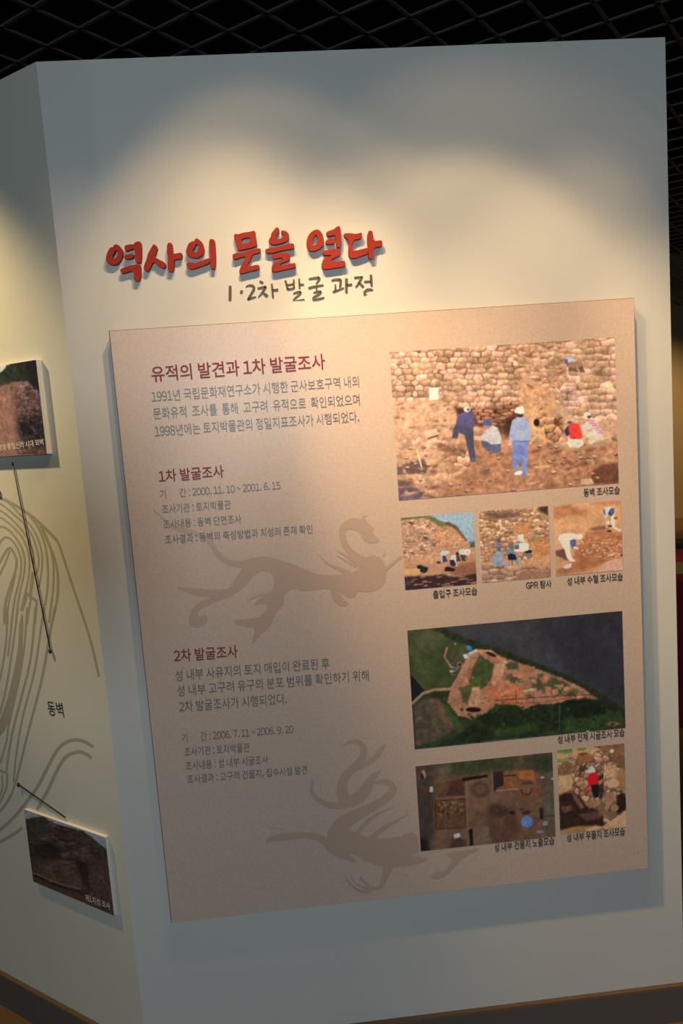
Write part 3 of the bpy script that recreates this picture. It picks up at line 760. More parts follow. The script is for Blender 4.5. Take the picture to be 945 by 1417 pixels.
p.poly([(270, 440), (380, 370), (500, 410), (600, 430), (700, 445), (900, 420), (900, 585), (380, 620), (200, 640), (240, 560), (260, 500)], (176, 118, 82), .24, 18, 14, 14)
p.stones(p.inside([(60, 400), (270, 400), (330, 440), (330, 520), (240, 600), (80, 640), (60, 500)]), 52, 30, (206, 150, 112), (150, 100, 72), .12, .14, 0, 12, .55)
p.stones(p.inside([(590, 330), (690, 330), (690, 420), (640, 430), (590, 410)]), 34, 26, (200, 140, 96), (100, 58, 38), .15, .2, 0, 14)
p.stones(p.inside([(250, 430), (330, 430), (345, 500), (290, 510), (245, 480)]), 42, 32, (190, 132, 96), (96, 58, 42), .15, .2, 0, 15)
p.mottle(.16, 9)
p.poly([(92, 505), (170, 482), (186, 510), (178, 535), (110, 542), (95, 525)], (112, 78, 66), .2, 8, 2, 4).poly([(66, 512), (92, 510), (92, 540), (68, 544)], (112, 80, 70), .2, 6)
p.poly([(82, 425), (122, 408), (125, 435), (90, 440)], (172, 124, 96), .1).poly([(165, 380), (215, 370), (220, 392), (180, 405)], (224, 172, 130), .08).poly([(195, 405), (212, 402), (235, 432), (220, 440)], (228, 178, 138), .06)
p.poly([(180, 405), (222, 392), (224, 398), (186, 410)], (100, 64, 48))
p.line([(143, 450), (162, 520)], 5, (232, 205, 150)).line([(160, 518), (164, 534)], 6, (120, 140, 175)).line([(132, 447), (165, 441)], 4, (200, 150, 110))
p.poly([(68, 560), (110, 570), (150, 600), (185, 630), (72, 642)], (112, 84, 88), .3, 10, 2, 5).line([(72, 590), (120, 585), (165, 610)], 5, (160, 130, 130)).line([(80, 615), (130, 600)], 4, (70, 50, 55))
p.poly([(188, 218), (222, 216), (224, 260), (190, 262)], (232, 226, 212), .04).ell(206, 229, 7, 5, (160, 215, 180))
p.poly([(788, 540), (830, 508), (890, 500), (900, 575), (800, 580)], (112, 66, 46), .28, 8, 4, 6)
p.poly([(755, 562), (795, 558), (806, 578), (758, 580)], (214, 164, 126), .06).poly([(770, 472), (800, 480), (806, 505), (780, 500)], (205, 152, 116), .08)
p.ell(590, 350, 11, 14, (44, 24, 20)).line([(580, 366), (604, 382)], 8, (232, 180, 110)).line([(566, 428), (602, 385)], 7, (222, 170, 108)).poly([(592, 390), (605, 388), (630, 410), (625, 426)], (216, 160, 100)).line([(582, 516), (640, 512)], 5, (218, 172, 112))
p.poly([(700, 130), (755, 135), (768, 168), (700, 160)], (110, 84, 60), .2, 6).ell(712, 120, 18, 9, (190, 190, 205), 10).ell(698, 126, 6, 10, (90, 90, 140)).poly([(708, 128), (752, 122), (762, 140), (735, 150), (705, 145)], (168, 118, 90), .1).line([(702, 148), (704, 182)], 8, (222, 170, 130)).line([(738, 150), (760, 186)], 7, (190, 135, 100))
for i in range(70):
    r = np.random.RandomState(500 + i); x, y = r.uniform(90, 890), r.uniform(430, 610); a = r.uniform(4, 11)
    p.ell(x, y + 3, a, a * .6, (96, 58, 42)).ell(x, y, a * .95, a * .5, tuple(np.array((212, 158, 120)) * r.uniform(.75, 1.05)), r.uniform(-20, 20))
for i in range(60):
    r = np.random.RandomState(1500 + i); x, y = r.uniform(60, 890), r.uniform(390, 630); d_ = r.uniform() < .5
    p.ell(x, y, r.uniform(14, 46), r.uniform(5, 14), (208, 152, 112) if d_ else (126, 78, 54), r.uniform(-25, 25), .3, .9)
for i in range(40):
    r = np.random.RandomState(1700 + i); x, y = r.uniform(60, 290), r.uniform(275, 430)
    p.ell(x, y, r.uniform(6, 24), r.uniform(3, 8), (222, 170, 130) if i % 2 else (142, 94, 68), r.uniform(-35, 10), .3, .8)
for i in range(46):
    r = np.random.RandomState(1800 + i); x, y = r.uniform(520, 690), r.uniform(70, 330)
    p.ell(x, y, r.uniform(8, 24), r.uniform(4, 9), (222, 168, 126) if i % 2 else (140, 90, 64), r.uniform(-40, 30), .3, .7)
# people
def worker_standing():
    p.poly([(287, 355), (325, 350), (355, 372), (356, 420), (362, 470), (365, 488), (345, 492), (332, 440), (322, 395), (300, 385), (295, 408), (275, 404), (278, 375)], (72, 66, 80), .18, 6)
    p.poly([(300, 318), (320, 308), (345, 308), (358, 325), (360, 360), (355, 370), (310, 362), (290, 352), (292, 335)], (92, 78, 108), .12, 8)
    p.ell(331, 299, 13, 10, (205, 190, 175)).ell(335, 300, 5, 4, (60, 50, 50)).poly([(345, 478), (366, 480), (364, 495), (346, 496)], (86, 84, 96))
worker_standing()
p.poly([(385, 420), (420, 415), (458, 428), (460, 455), (440, 465), (410, 455), (390, 440)], (92, 88, 104), .15).poly([(400, 378), (425, 358), (445, 368), (458, 400), (460, 428), (425, 430), (400, 415), (360, 412), (358, 400), (385, 398)], (196, 180, 172), .1).ell(404, 362, 13, 11, (170, 120, 95)).poly([(386, 352), (395, 338), (415, 337), (424, 352), (420, 360), (390, 358)], (78, 84, 130), .08).poly([(358, 396), (385, 404), (384, 412), (358, 410)], (216, 158, 122))
p.poly([(505, 418), (560, 418), (558, 470), (555, 545), (537, 550), (533, 480), (520, 525), (512, 540), (500, 500), (500, 450)], (122, 130, 178), .18, 10).poly([(500, 340), (520, 328), (548, 332), (566, 360), (568, 410), (560, 420), (506, 422), (490, 428), (488, 400), (494, 365)], (158, 158, 188), .1, 8).ell(490, 430, 6, 7, (215, 170, 150)).ell(528, 322, 12, 8, (60, 42, 38)).poly([(508, 312), (514, 292), (540, 290), (545, 314), (530, 318)], (240, 232, 205), .04).ell(524, 537, 16, 8, (232, 215, 195), -15).line([(505, 420), (560, 418)], 4, (96, 98, 120))
p.poly([(710, 408), (758, 410), (766, 432), (750, 444), (712, 440), (704, 425)], (226, 205, 170), .1).poly([(705, 365), (720, 352), (748, 356), (760, 405), (755, 412), (715, 412)], (226, 66, 52), .06).poly([(692, 382), (706, 362), (714, 395), (700, 402)], (64, 50, 70)).ell(713, 345, 13, 7, (215, 200, 190)).ell(712, 350, 10, 6, (120, 84, 70))
p.poly([(765, 380), (800, 385), (838, 400), (838, 415), (815, 420), (795, 432), (780, 430), (785, 410), (762, 395)], (222, 196, 158), .1).poly([(770, 352), (790, 338), (812, 345), (842, 395), (836, 402), (805, 400), (790, 378), (758, 378), (756, 366)], (226, 190, 178), .05)
for i in range(6):
    p.line([(778 + i * 8, 344 + i * 9), (806 + i * 7, 346 + i * 9)], 3, (196, 86, 84))
p.ell(777, 322, 13, 10, (236, 220, 200)).ell(784, 330, 8, 5, (90, 66, 60))
p.line([(800, 440), (870, 425)], 8, (190, 140, 104))
p.im *= np.array((1.06, 1.09, 1.07)); p.finish(.13, .10); photo_print(p, prect(PH, full(crop(525, 455, 2.7), c1)), PH, panel, (212, 172, 132), label='widest upper photograph of workers below a stone wall')

# --- 2: entrance slope (traced in a 7.875x view from 550,700)
c2 = [(35, 130), (825, 68), (862, 850), (85, 918)]
p = Paint(120, 120, c2, (200, 145, 104), 21)
p.mottle(.14, 160).mottle(.12, 40)
p.poly([(340, 90), (840, 50), (850, 450), (780, 420), (740, 350), (690, 280), (640, 230), (580, 190), (500, 180), (420, 150)], (158, 176, 192), .03, 60)
p.poly([(770, 390), (840, 380), (850, 460), (790, 440)], (100, 130, 150), .05).poly([(785, 425), (820, 395), (845, 400), (850, 455), (790, 455)], (70, 90, 80), .2, 12)
p.stones(p.inside([(40, 150), (330, 150), (420, 260), (420, 420), (300, 540), (150, 580), (60, 560)]), 46, 24, (198, 150, 118), (140, 96, 74), .16, .22, 0, 22, .75)
p.stones(p.inside([(420, 260), (560, 240), (760, 400), (700, 470), (520, 460), (400, 440)]), 50, 26, (200, 142, 100), (176, 120, 84), .1, .3, 0, 23, .6)
p.poly([(20, 130), (340, 95), (440, 150), (520, 190), (505, 240), (440, 215), (380, 175), (300, 140), (150, 150), (35, 165)], (112, 110, 66), .25, 16, 3, 10)
p.poly([(500, 185), (560, 175), (640, 225), (700, 290), (760, 380), (745, 390), (680, 310), (600, 240), (520, 215)], (104, 84, 60), .3, 10, 3, 10)
p.mottle(.18, 18)
for x, y, a in ((310, 355, 40), (165, 515, 26), (80, 510, 20), (400, 430, 24), (150, 190, 40), (330, 225, 22), (300, 300, 18)): p.ell(x, y, a, a * .5, (88, 60, 52), 20, .3, .6)
p.line([(265, 420), (300, 500), (345, 535), (385, 480)], 7, (140, 100, 78)).ell(297, 432, 17, 15, (225, 200, 150))
p.poly([(60, 640), (850, 560), (860, 760), (80, 780)], (196, 138, 96), .14, 30, 8).poly([(70, 690), (250, 680), (250, 740), (75, 750)], (216, 160, 100), .08)
p.poly([(560, 660), (860, 600), (862, 740), (600, 760)], (150, 96, 66), .2, 20, 12)
p.poly([(70, 770), (320, 760), (480, 750), (620, 770), (760, 750), (860, 740), (870, 860), (80, 930)], (60, 40, 38), .4, 14, 6, 14)
for i in range(26):
    r = np.random.RandomState(i); p.ell(r.uniform(150, 860), r.uniform(770, 880), r.uniform(16, 50), r.uniform(5, 11), (158, 104, 72), -8)
p.poly([(80, 825), (140, 815), (150, 850), (85, 870)], (60, 66, 84), .1)
p.poly([(212, 650), (250, 640), (290, 660), (340, 670), (318, 725), (280, 732), (245, 715), (250, 690), (215, 680)], (40, 32, 36), .2).poly([(512, 712), (520, 665), (560, 662), (630, 690), (610, 715)], (36, 28, 30), .2).line([(325, 590), (360, 640)], 6, (205, 150, 100)).line([(370, 580), (382, 640)], 6, (225, 190, 140)).poly([(345, 635), (390, 640), (388, 660), (355, 655)], (140, 140, 160))
def bent(x, y, s=1, hat=None):
    p.poly([(x + a * s, y + b * s) for a, b in ((0, 30), (20, 0), (80, -2), (100, 20), (70, 45), (60, 70), (20, 60))], (206, 198, 204), .06)
bent(462, 490); p.poly([(470, 545), (520, 540), (545, 600), (520, 612), (485, 615)], (70, 62, 66), .2).poly([(465, 530), (490, 540), (492, 615), (475, 615)], (176, 168, 190)).ell(545, 508, 22, 14, (214, 206, 214)).ell(448, 617, 24, 12, (56, 36, 30))
p.poly([(568, 580), (590, 540), (625, 530), (640, 580), (635, 620), (655, 655), (640, 660), (610, 620)], (212, 200, 204), .06).poly([(568, 590), (610, 585), (640, 640), (610, 660), (575, 645)], (44, 40, 50), .15).ell(652, 520, 20, 18, (52, 40, 40)).poly([(640, 535), (670, 540), (690, 605), (640, 605)], (86, 62, 56), .15)
bent(660, 475, 1.05); p.poly([(680, 530), (740, 540), (765, 605), (700, 600)], (84, 58, 48), .2).ell(758, 503, 36, 32, (238, 222, 186)).ell(758, 508, 14, 14, (200, 170, 120)).line([(735, 570), (760, 605)], 8, (225, 180, 140))
p.im *= np.array((1.05, 1.06, 1.05)); p.finish(.06, .06); photo_print(p, prect(PH, full(crop(550, 700, 7.875), c2)), PH, panel, (208, 170, 134), label='small photograph of workers under a slope and blue sky, first in its row')

# --- 3: radar survey (traced in an 8.217x view from 655,690)
c3 = [(58, 145), (848, 82), (880, 885), (100, 962)]
p = Paint(120, 120, c3, (190, 130, 90), 31)
p.stones(p.rect(), 62, 34, (192, 144, 108), (126, 84, 62), .2, .28, 0, 32, .85)
p.poly([(480, 300), (640, 260), (640, 420), (560, 480), (480, 400)], (196, 132, 84), .15, 30, 20)
p.poly([(640, 480), (870, 460), (880, 800), (680, 760)], (192, 126, 78), .18, 30, 20)
p.poly([(130, 160), (300, 150), (560, 160), (520, 210), (300, 230), (150, 210)], (110, 80, 66), .35, 14, 12, 16).poly([(740, 100), (850, 85), (850, 190), (760, 160)], (66, 46, 40), .4, 12, 10, 14)
p.mottle(.2, 22)
p.poly([(90, 720), (560, 700), (880, 640), (880, 900), (95, 970)], (196, 140, 98), .14, 30, 6)
p.stones(p.inside([(90, 760), (560, 770), (880, 770), (880, 900), (95, 960)]), 150, 58, (176, 132, 104), (104, 68, 56), .1, .14, 1, 35)
p.poly([(550, 830), (880, 790), (880, 900), (400, 940)], (160, 110, 84), .2, 14, 10, 10)
p.poly([(505, 418), (568, 405), (575, 490), (515, 485)], (218, 216, 200), .04).poly([(500, 440), (520, 430), (540, 480), (515, 488)], (196, 196, 190))
p.poly([(465, 520), (540, 505), (620, 500), (632, 585), (560, 610), (470, 595)], (226, 222, 206), .03).poly([(470, 525), (522, 520), (524, 575), (472, 575)], (82, 98, 122), .05).line([(538, 508), (545, 605)], 6, (190, 180, 160)).poly([(568, 605), (640, 580), (668, 590), (655, 615), (600, 622)], (34, 32, 46), .1)
p.poly([(470, 600), (560, 612), (560, 630), (480, 640)], (198, 120, 100), .1).line([(500, 640), (590, 700)], 8, (90, 86, 96)).line([(590, 630), (540, 700)], 8, (90, 86, 96)).ell(635, 645, 32, 30, (110, 96, 100)).ell(635, 645, 20, 18, (176, 130, 96)).line([(560, 640), (660, 640)], 8, (100, 90, 96))
p.poly([(245, 560), (275, 505), (300, 510), (330, 540), (300, 560), (275, 580)], (136, 100, 150), .15).ell(290, 480, 22, 22, (110, 82, 76)).ell(290, 466, 26, 13, (84, 92, 104))
p.poly([(215, 700), (235, 640), (265, 600), (310, 600), (340, 640), (335, 690), (390, 720), (395, 755), (300, 775), (265, 745), (262, 780), (240, 780), (228, 735)], (138, 144, 158), .15, 14).ell(292, 572, 26, 24, (96, 100, 108)).ell(345, 765, 16, 10, (200, 80, 60)).poly([(335, 690), (390, 720), (350, 730)], (190, 120, 90))
p.poly([(375, 600), (410, 572), (455, 580), (490, 640), (525, 755), (500, 758), (470, 700), (400, 700)], (112, 124, 140), .15, 14).poly([(390, 640), (430, 620), (485, 640), (490, 695), (400, 695)], (26, 32, 46), .1).ell(420, 535, 28, 26, (98, 104, 104)).line([(410, 700), (408, 765)], 5, (60, 50, 50)).line([(440, 700), (445, 765)], 5, (60, 50, 50))
p.im *= np.array((1.08, 1.10, 1.08)); p.finish(.13, .10); photo_print(p, prect(PH, full(crop(655, 690, 8.217), c3)), PH, panel, (206, 168, 134), label='small square photograph of people around white survey equipment')

# --- 4: digging pit (traced in an 8.217x view from 760,680)
c4 = [(46, 162), (815, 98), (835, 892), (76, 965)]
p = Paint(115, 115, c4, (206, 146, 100), 41)
p.mottle(.08, 120).mottle(.08, 30)
p.poly([(50, 170), (260, 150), (300, 190), (430, 220), (420, 290), (300, 260), (150, 300), (60, 330)], (176, 112, 74), .2, 30, 14, 20).poly([(430, 140), (700, 110), (820, 110), (815, 150), (600, 170)], (192, 126, 86), .15, 30, 10, 12)
p.poly([(430, 470), (620, 440), (830, 480), (835, 720), (640, 800), (420, 900), (80, 960), (90, 900), (260, 800), (300, 660)], (170, 104, 68), .2, 36, 16, 14)
p.stones(p.inside([(420, 520), (830, 480), (835, 740), (650, 790), (420, 720)]), 60, 30, (186, 122, 84), (146, 86, 56), .14, .25, 0, 44, .5)
p.poly([(650, 800), (760, 770), (840, 770), (836, 895), (560, 915), (600, 850)], (208, 156, 128), .08, 30, 6)
for i in range(36):
    r = np.random.RandomState(900 + i); p.ell(r.uniform(330, 830), r.uniform(560, 740), r.uniform(8, 18), r.uniform(5, 10), (224, 176, 136), -10)
p.ell(820, 720, 14, 26, (60, 50, 40), 10, .2, .5).line([(430, 900), (640, 830)], 8, (196, 140, 104))
p.poly([(440, 435), (560, 395), (660, 390), (640, 430), (540, 445)], (138, 88, 80), .1, 10, 4).poly([(70, 680), (180, 650), (230, 690), (215, 760), (240, 790), (190, 780), (80, 730)], (110, 70, 66), .15, 12, 4)
p.poly([(100, 540), (125, 500), (170, 480), (280, 478), (330, 500), (335, 540), (290, 545), (240, 560), (235, 640), (245, 720), (270, 770), (300, 780), (290, 798), (240, 795), (205, 760), (175, 660), (130, 590)], (224, 212, 204), .05, 20)
p.poly([(235, 560), (290, 540), (308, 560), (302, 620), (270, 655), (245, 620)], (92, 92, 136), .12).ell(348, 515, 32, 34, (236, 222, 196), 30).line([(285, 640), (325, 648)], 20, (226, 206, 200))
p.poly([(150, 870), (200, 825), (262, 815), (250, 862), (190, 885)], (220, 190, 190), .05).line([(140, 872), (190, 885)], 8, (90, 70, 90))
p.poly([(612, 215), (650, 178), (700, 180), (690, 230), (655, 290), (640, 310), (620, 270)], (196, 190, 186), .08).poly([(612, 215), (632, 200), (640, 270), (622, 270)], (100, 88, 92)).poly([(665, 260), (690, 200), (735, 190), (740, 240), (700, 285)], (58, 62, 92), .1).ell(712, 222, 26, 28, (70, 90, 140)).poly([(700, 290), (735, 270), (750, 330), (740, 400), (815, 445), (800, 460), (720, 410), (700, 360)], (224, 206, 188), .06).poly([(640, 300), (660, 300), (660, 420), (640, 420)], (200, 150, 124)).ell(668, 355, 20, 18, (230, 215, 205)).ell(752, 305, 24, 18, (130, 110, 80)).ell(680, 450, 28, 12, (66, 46, 44)).ell(690, 395, 24, 12, (60, 50, 60))
p.im *= np.array((1.08, 1.09, 1.08)); p.finish(.10, .08); photo_print(p, prect(PH, full(crop(760, 680, 8.217), c4)), PH, panel, (205, 166, 132), label='small photograph of two stooping workers, last in its row')

# --- 5: the whole site from the air (traced in a 2.864x view from 550,835)
c5 = [(40, 110), (893, 27), (900, 488), (67, 584)]
p = Paint(300, 165, c5, (52, 62, 34), 51)
p.mottle(.3, 50).mottle(.25, 14)
p.poly([(180, 90), (900, 20), (910, 410), (830, 365), (700, 290), (560, 235), (420, 180), (320, 160)], (62, 60, 64), .1, 160)
p.poly([(500, 60), (900, 20), (910, 400), (780, 320), (640, 200)], (48, 47, 52), .1, 120, 40)
p.poly([(40, 105), (180, 98), (300, 150), (290, 230), (240, 300), (210, 335), (90, 350), (50, 290)], (66, 76, 38), .3, 36, 6)
p.poly([(60, 120), (150, 110), (180, 180), (90, 200)], (86, 88, 52), .2, 24, 14)
p.poly([(130, 100), (180, 97), (320, 155), (420, 185), (560, 240), (700, 295), (830, 365), (905, 420), (905, 470), (800, 385), (700, 320), (560, 262), (410, 212), (330, 182), (230, 150)], (42, 48, 32), .4, 10, 1, 7)
site = [(330, 185), (385, 195), (420, 215), (520, 245), (640, 290), (730, 330), (795, 375), (700, 390), (560, 400), (510, 425), (470, 400), (400, 400), (340, 440), (290, 460), (240, 445), (200, 395), (210, 350), (250, 270), (290, 215)]
p.poly(site, (178, 118, 84), .2, 22, 1, 5)
p.poly([(330, 205), (385, 245), (380, 290), (350, 335), (300, 345), (285, 310), (310, 240)], (72, 86, 40), .3, 16, 2, 6)
for pts in ([(250, 340), (300, 320), (300, 400), (260, 400)], [(430, 240), (480, 235), (480, 265), (440, 260)], [(520, 290), (570, 300), (590, 340), (540, 345)], [(610, 290), (690, 320), (650, 365), (570, 350)], [(690, 330), (740, 350), (720, 372), (660, 365)], [(440, 280), (490, 290), (480, 320), (430, 310)]):
    p.poly(pts, (84, 84, 48), .3, 14, 3, 8)
p.poly([(300, 335), (328, 330), (330, 395), (290, 418), (282, 395)], (200, 146, 104), .15, 12, 2, 3)
p.poly([(360, 335), (440, 325), (520, 330), (520, 405), (440, 400), (360, 395)], (196, 108, 66), .25, 14, 4, 5)
p.poly([(390, 240), (430, 240), (420, 290), (380, 330), (375, 310)], (206, 144, 104), .12, 12, 2, 3)
for i in range(34):
    r = np.random.RandomState(70 + i); x, y = r.uniform(420, 760), r.uniform(265, 390)
    if y < 225 + (x - 420) * .42: continue
    p.poly([(x - 13, y - 6), (x + 9, y - 10), (x + 14, y + 6), (x - 8, y + 10)], (208, 128, 86) if i % 3 else (96, 92, 54), .15, 8, 1, 5)
for i in range(90):
    r = np.random.RandomState(2000 + i); x, y = r.uniform(215, 780), r.uniform(200, 440)
    if y < 190 + max(0, x - 390) * .44 or y > 445 - max(0, x - 330) * .13: continue
    p.ell(x, y, r.uniform(3, 11), r.uniform(2, 5), ((214, 150, 112), (128, 84, 60), (92, 86, 50))[i % 3], r.uniform(-30, 30), .2, .7)
p.line([(400, 385), (520, 375), (640, 365), (770, 358)], 2.6, (60, 36, 28)).line([(470, 345), (473, 392)], 2, (70, 42, 32)).line([(430, 395), (560, 392), (690, 372)], 2, (96, 58, 42)).line([(540, 350), (543, 390)], 2, (80, 48, 36))
p.line([(200, 178), (190, 215), (215, 255), (240, 262)], 7, (172, 116, 84)).line([(60, 400), (100, 362), (150, 345), (215, 342), (250, 290), (280, 225), (325, 190)], 12, (176, 128, 96)).line([(60, 403), (100, 364), (150, 347)], 6, (150, 124, 96)).line([(325, 190), (375, 190), (415, 225)], 9, (196, 138, 100))
p.poly([(205, 190), (245, 195), (265, 235), (235, 255), (210, 235)], (66, 66, 46), .35, 12, 1, 4).ell(250, 245, 13, 12, (150, 106, 84), 0, .2).ell(250, 245, 8, 7, (60, 56, 46))
p.ell(375, 203, 22, 7, (40, 30, 26), 22).ell(303, 423, 30, 10, (30, 22, 18), 0)
p.poly([(262, 205), (280, 202), (288, 215), (270, 222)], (205, 196, 190)).poly([(282, 198), (318, 182), (322, 190), (288, 210)], (196, 190, 188)).poly([(274, 172), (292, 168), (302, 185), (284, 190)], (50, 120, 190)).ell(229, 257, 8, 5, (60, 100, 150), 30).ell(217, 272, 8, 5, (190, 184, 180)).ell(430, 233, 9, 4, (190, 184, 180), 20).ell(411, 342, 7, 4, (150, 150, 160)).ell(232, 163, 4, 3, (150, 190, 190))
p.poly([(495, 342), (555, 335), (552, 345), (500, 350)], (206, 168, 122))
p.poly([(52, 290), (75, 305), (110, 345), (85, 370), (58, 395)], (26, 26, 28), .05)
p.line([(75, 305), (108, 345)], 2, (110, 110, 90))
p.poly([(68, 410), (110, 382), (160, 378), (185, 410), (235, 500), (150, 545), (70, 575)], (86, 76, 54), .3, 16, 4, 6).poly([(120, 385), (160, 380), (185, 412), (230, 495), (200, 505), (160, 440)], (112, 84, 60), .25, 10, 6)
p.poly([(180, 400), (205, 410), (250, 480), (240, 500), (215, 470)], (60, 92, 38), .2, 10, 3)
p.poly([(250, 520), (340, 440), (430, 405), (470, 400), (500, 430), (545, 400), (600, 405), (660, 390), (700, 372), (780, 385), (820, 400), (830, 470), (700, 490), (400, 540), (200, 560)], (34, 46, 26), .45, 16, 2, 9)
p.poly([(380, 500), (560, 470), (560, 500), (380, 535)], (50, 72, 32), .25, 16, 6).poly([(660, 450), (880, 420), (895, 485), (660, 510)], (48, 70, 34), .3, 16, 6).poly([(650, 400), (700, 375), (800, 380), (820, 430), (720, 455), (660, 440)], (28, 38, 24), .4, 12, 3, 8)
p.poly([(815, 472), (850, 462), (885, 470), (850, 480)], (140, 92, 62), .2, 8, 2, 4).line([(643, 400), (640, 500)], 2.5, (90, 100, 60)).ell(752, 503, 7, 4, (150, 180, 180)).line([(330, 548), (480, 535)], 3, (86, 86, 70))
for i in range(60):
    r = np.random.RandomState(300 + i); x, y = r.uniform(250, 850), r.uniform(400, 480); p.ell(x, y, 9, 6, (26, 34, 20) if i % 2 else (54, 70, 36), 0, .2, .6)
p.im *= np.array((.90, .86, .86)); p.finish(.16, .14, .88); photo_print(p, prect(PH, full(crop(550, 835, 2.864), c5)), PH, panel, (166, 136, 114), label='aerial photograph of the whole site beside dark water')

# --- 6: building site from above (traced in a 4.5x view from 570,1035)
c6 = [(24, 120), (878, 22), (888, 548), (54, 648)]
p = Paint(200, 120, c6, (98, 72, 56), 61)
p.mottle(.16, 120).mottle(.14, 26)
p.poly([(20, 110), (880, 20), (885, 150), (700, 140), (500, 150), (340, 180), (150, 200), (140, 150)], (66, 60, 44), .25, 30, 10, 10).poly([(230, 100), (560, 60), (620, 120), (400, 150), (240, 160)], (54, 58, 36), .3, 20, 14, 12).poly([(720, 60), (880, 40), (882, 150), (800, 160)], (48, 50, 36), .3, 20, 12, 12).poly([(150, 130), (250, 110), (240, 180), (160, 190)], (92, 76, 62), .2, 14, 14)
p.poly([(20, 120), (130, 110), (140, 260), (140, 540), (100, 645), (50, 650)], (62, 50, 44), .25, 26, 20).poly([(50, 560), (100, 560), (100, 650), (50, 650)], (30, 24, 22), .2, 10, 12)
p.poly([(62, 150), (80, 140), (95, 182), (82, 196)], (150, 110, 84)).poly([(55, 170), (70, 165), (80, 195), (60, 195)], (36, 30, 30))
p.poly([(150, 225), (325, 195), (330, 300), (155, 315)], (88, 60, 44), .2, 14).poly([(235, 215), (325, 200), (328, 295), (220, 300)], (70, 46, 36), .25, 12, 6)
p.poly([(148, 335), (330, 318), (334, 498), (150, 510)], (88, 60, 42), .25, 14).line([(148, 335), (330, 318)], 4, (40, 26, 22)).line([(148, 335), (150, 510)], 5, (44, 30, 24)).line([(150, 510), (334, 498)], 4, (54, 38, 30)).line([(330, 318), (334, 498)], 4, (54, 38, 30))
for i in range(40):
    r = np.random.RandomState(40 + i); x, y = (r.uniform(160, 325), r.uniform(340, 420)) if i % 4 else (r.uniform(220, 290), r.uniform(255, 300))
    p.ell(x, y, r.uniform(4, 10), r.uniform(4, 8), (128, 94, 72) if i % 2 else (52, 36, 30), r.uniform(0, 90))
p.line([(340, 200), (345, 510)], 12, (116, 86, 68)).line([(150, 320), (340, 305)], 9, (116, 84, 66)).line([(500, 160), (505, 270)], 8, (112, 84, 66))
p.poly([(315, 190), (470, 168), (474, 184), (318, 212)], (24, 20, 20), .1)
p.ell(425, 262, 70, 60, (74, 52, 44), 0, .25, .35).ell(430, 262, 44, 36, (96, 68, 54), 0, .2, .4)
p.poly([(505, 152), (570, 145), (575, 235), (528, 250), (522, 270), (508, 270)], (44, 32, 30), .25, 10).poly([(570, 150), (760, 140), (775, 240), (570, 262)], (120, 76, 48), .18, 14).poly([(665, 142), (755, 136), (765, 195), (668, 190)], (152, 88, 46), .12, 12).line([(575, 175), (648, 170)], 9, (44, 32, 28)).poly([(680, 215), (730, 200), (772, 232), (690, 245)], (70, 52, 44), .2, 10, 4).line([(528, 268), (660, 255), (780, 240)], 7, (140, 112, 94))
p.poly([(660, 262), (765, 252), (768, 320), (662, 328)], (104, 68, 50), .15, 10).ell(710, 266, 36, 28, (60, 42, 36), 0, .15).ell(710, 262, 26, 22, (112, 76, 58)).poly([(660, 230), (780, 225), (778, 246), (660, 256)], (108, 76, 56), .1)
p.poly([(470, 390), (520, 350), (600, 355), (660, 430), (665, 500), (610, 590), (500, 590), (470, 540)], (82, 56, 44), .2, 20, 20).poly([(490, 350), (560, 360), (640, 405), (560, 420), (480, 440)], (64, 46, 38), .35, 12, 8, 10)
p.ell(622, 402, 20, 10, (36, 28, 26), 10, .3).ell(710, 400, 36, 18, (52, 36, 32), -15, .4, .5).ell(680, 380, 14, 8, (60, 44, 38))
p.poly([(352, 508), (376, 503), (378, 605), (358, 612)], (22, 18, 18), .1).poly([(380, 500), (470, 490), (490, 590), (380, 605)], (104, 82, 68), .15, 10, 6)
p.poly([(790, 370), (815, 372), (818, 440), (795, 444)], (26, 20, 20), .1).poly([(800, 150), (880, 150), (885, 540), (820, 520)], (82, 68, 58), .2, 20, 12).line([(815, 425), (885, 418)], 10, (64, 52, 44)).poly([(830, 340), (884, 335), (886, 400), (832, 405)], (84, 80, 66), .3, 10, 6)
p.ell(712, 458, 38, 36, (80, 100, 160), 0, .25).poly([(678, 440), (720, 425), (745, 450), (715, 490), (682, 485)], (92, 112, 172), .25, 8).ell(793, 518, 22, 9, (92, 106, 140), 0, .3).ell(826, 466, 18, 14, (120, 120, 130), 0, .5)
p.poly([(258, 540), (292, 530), (302, 550), (284, 562), (262, 566)], (178, 176, 184)).poly([(114, 248), (132, 246), (134, 280), (112, 280)], (168, 168, 176)).poly([(245, 570), (300, 560), (335, 575), (330, 620), (240, 628)], (70, 46, 38), .2, 10, 6).ell(813, 182, 12, 6, (170, 160, 155)).ell(875, 190, 8, 6, (160, 150, 150)).ell(90, 272, 22, 8, (92, 44, 34))
p.poly([(780, 255), (800, 255), (805, 300), (785, 300)], (116, 66, 50), .2, 8, 3)
p.im *= np.array((.92, .87, .85)); p.finish(.14, .12); photo_print(p, prect(PH, full(crop(570, 1035, 4.5), c6)), PH, panel, (140, 114, 98), label='dark overhead photograph of square excavation trenches')

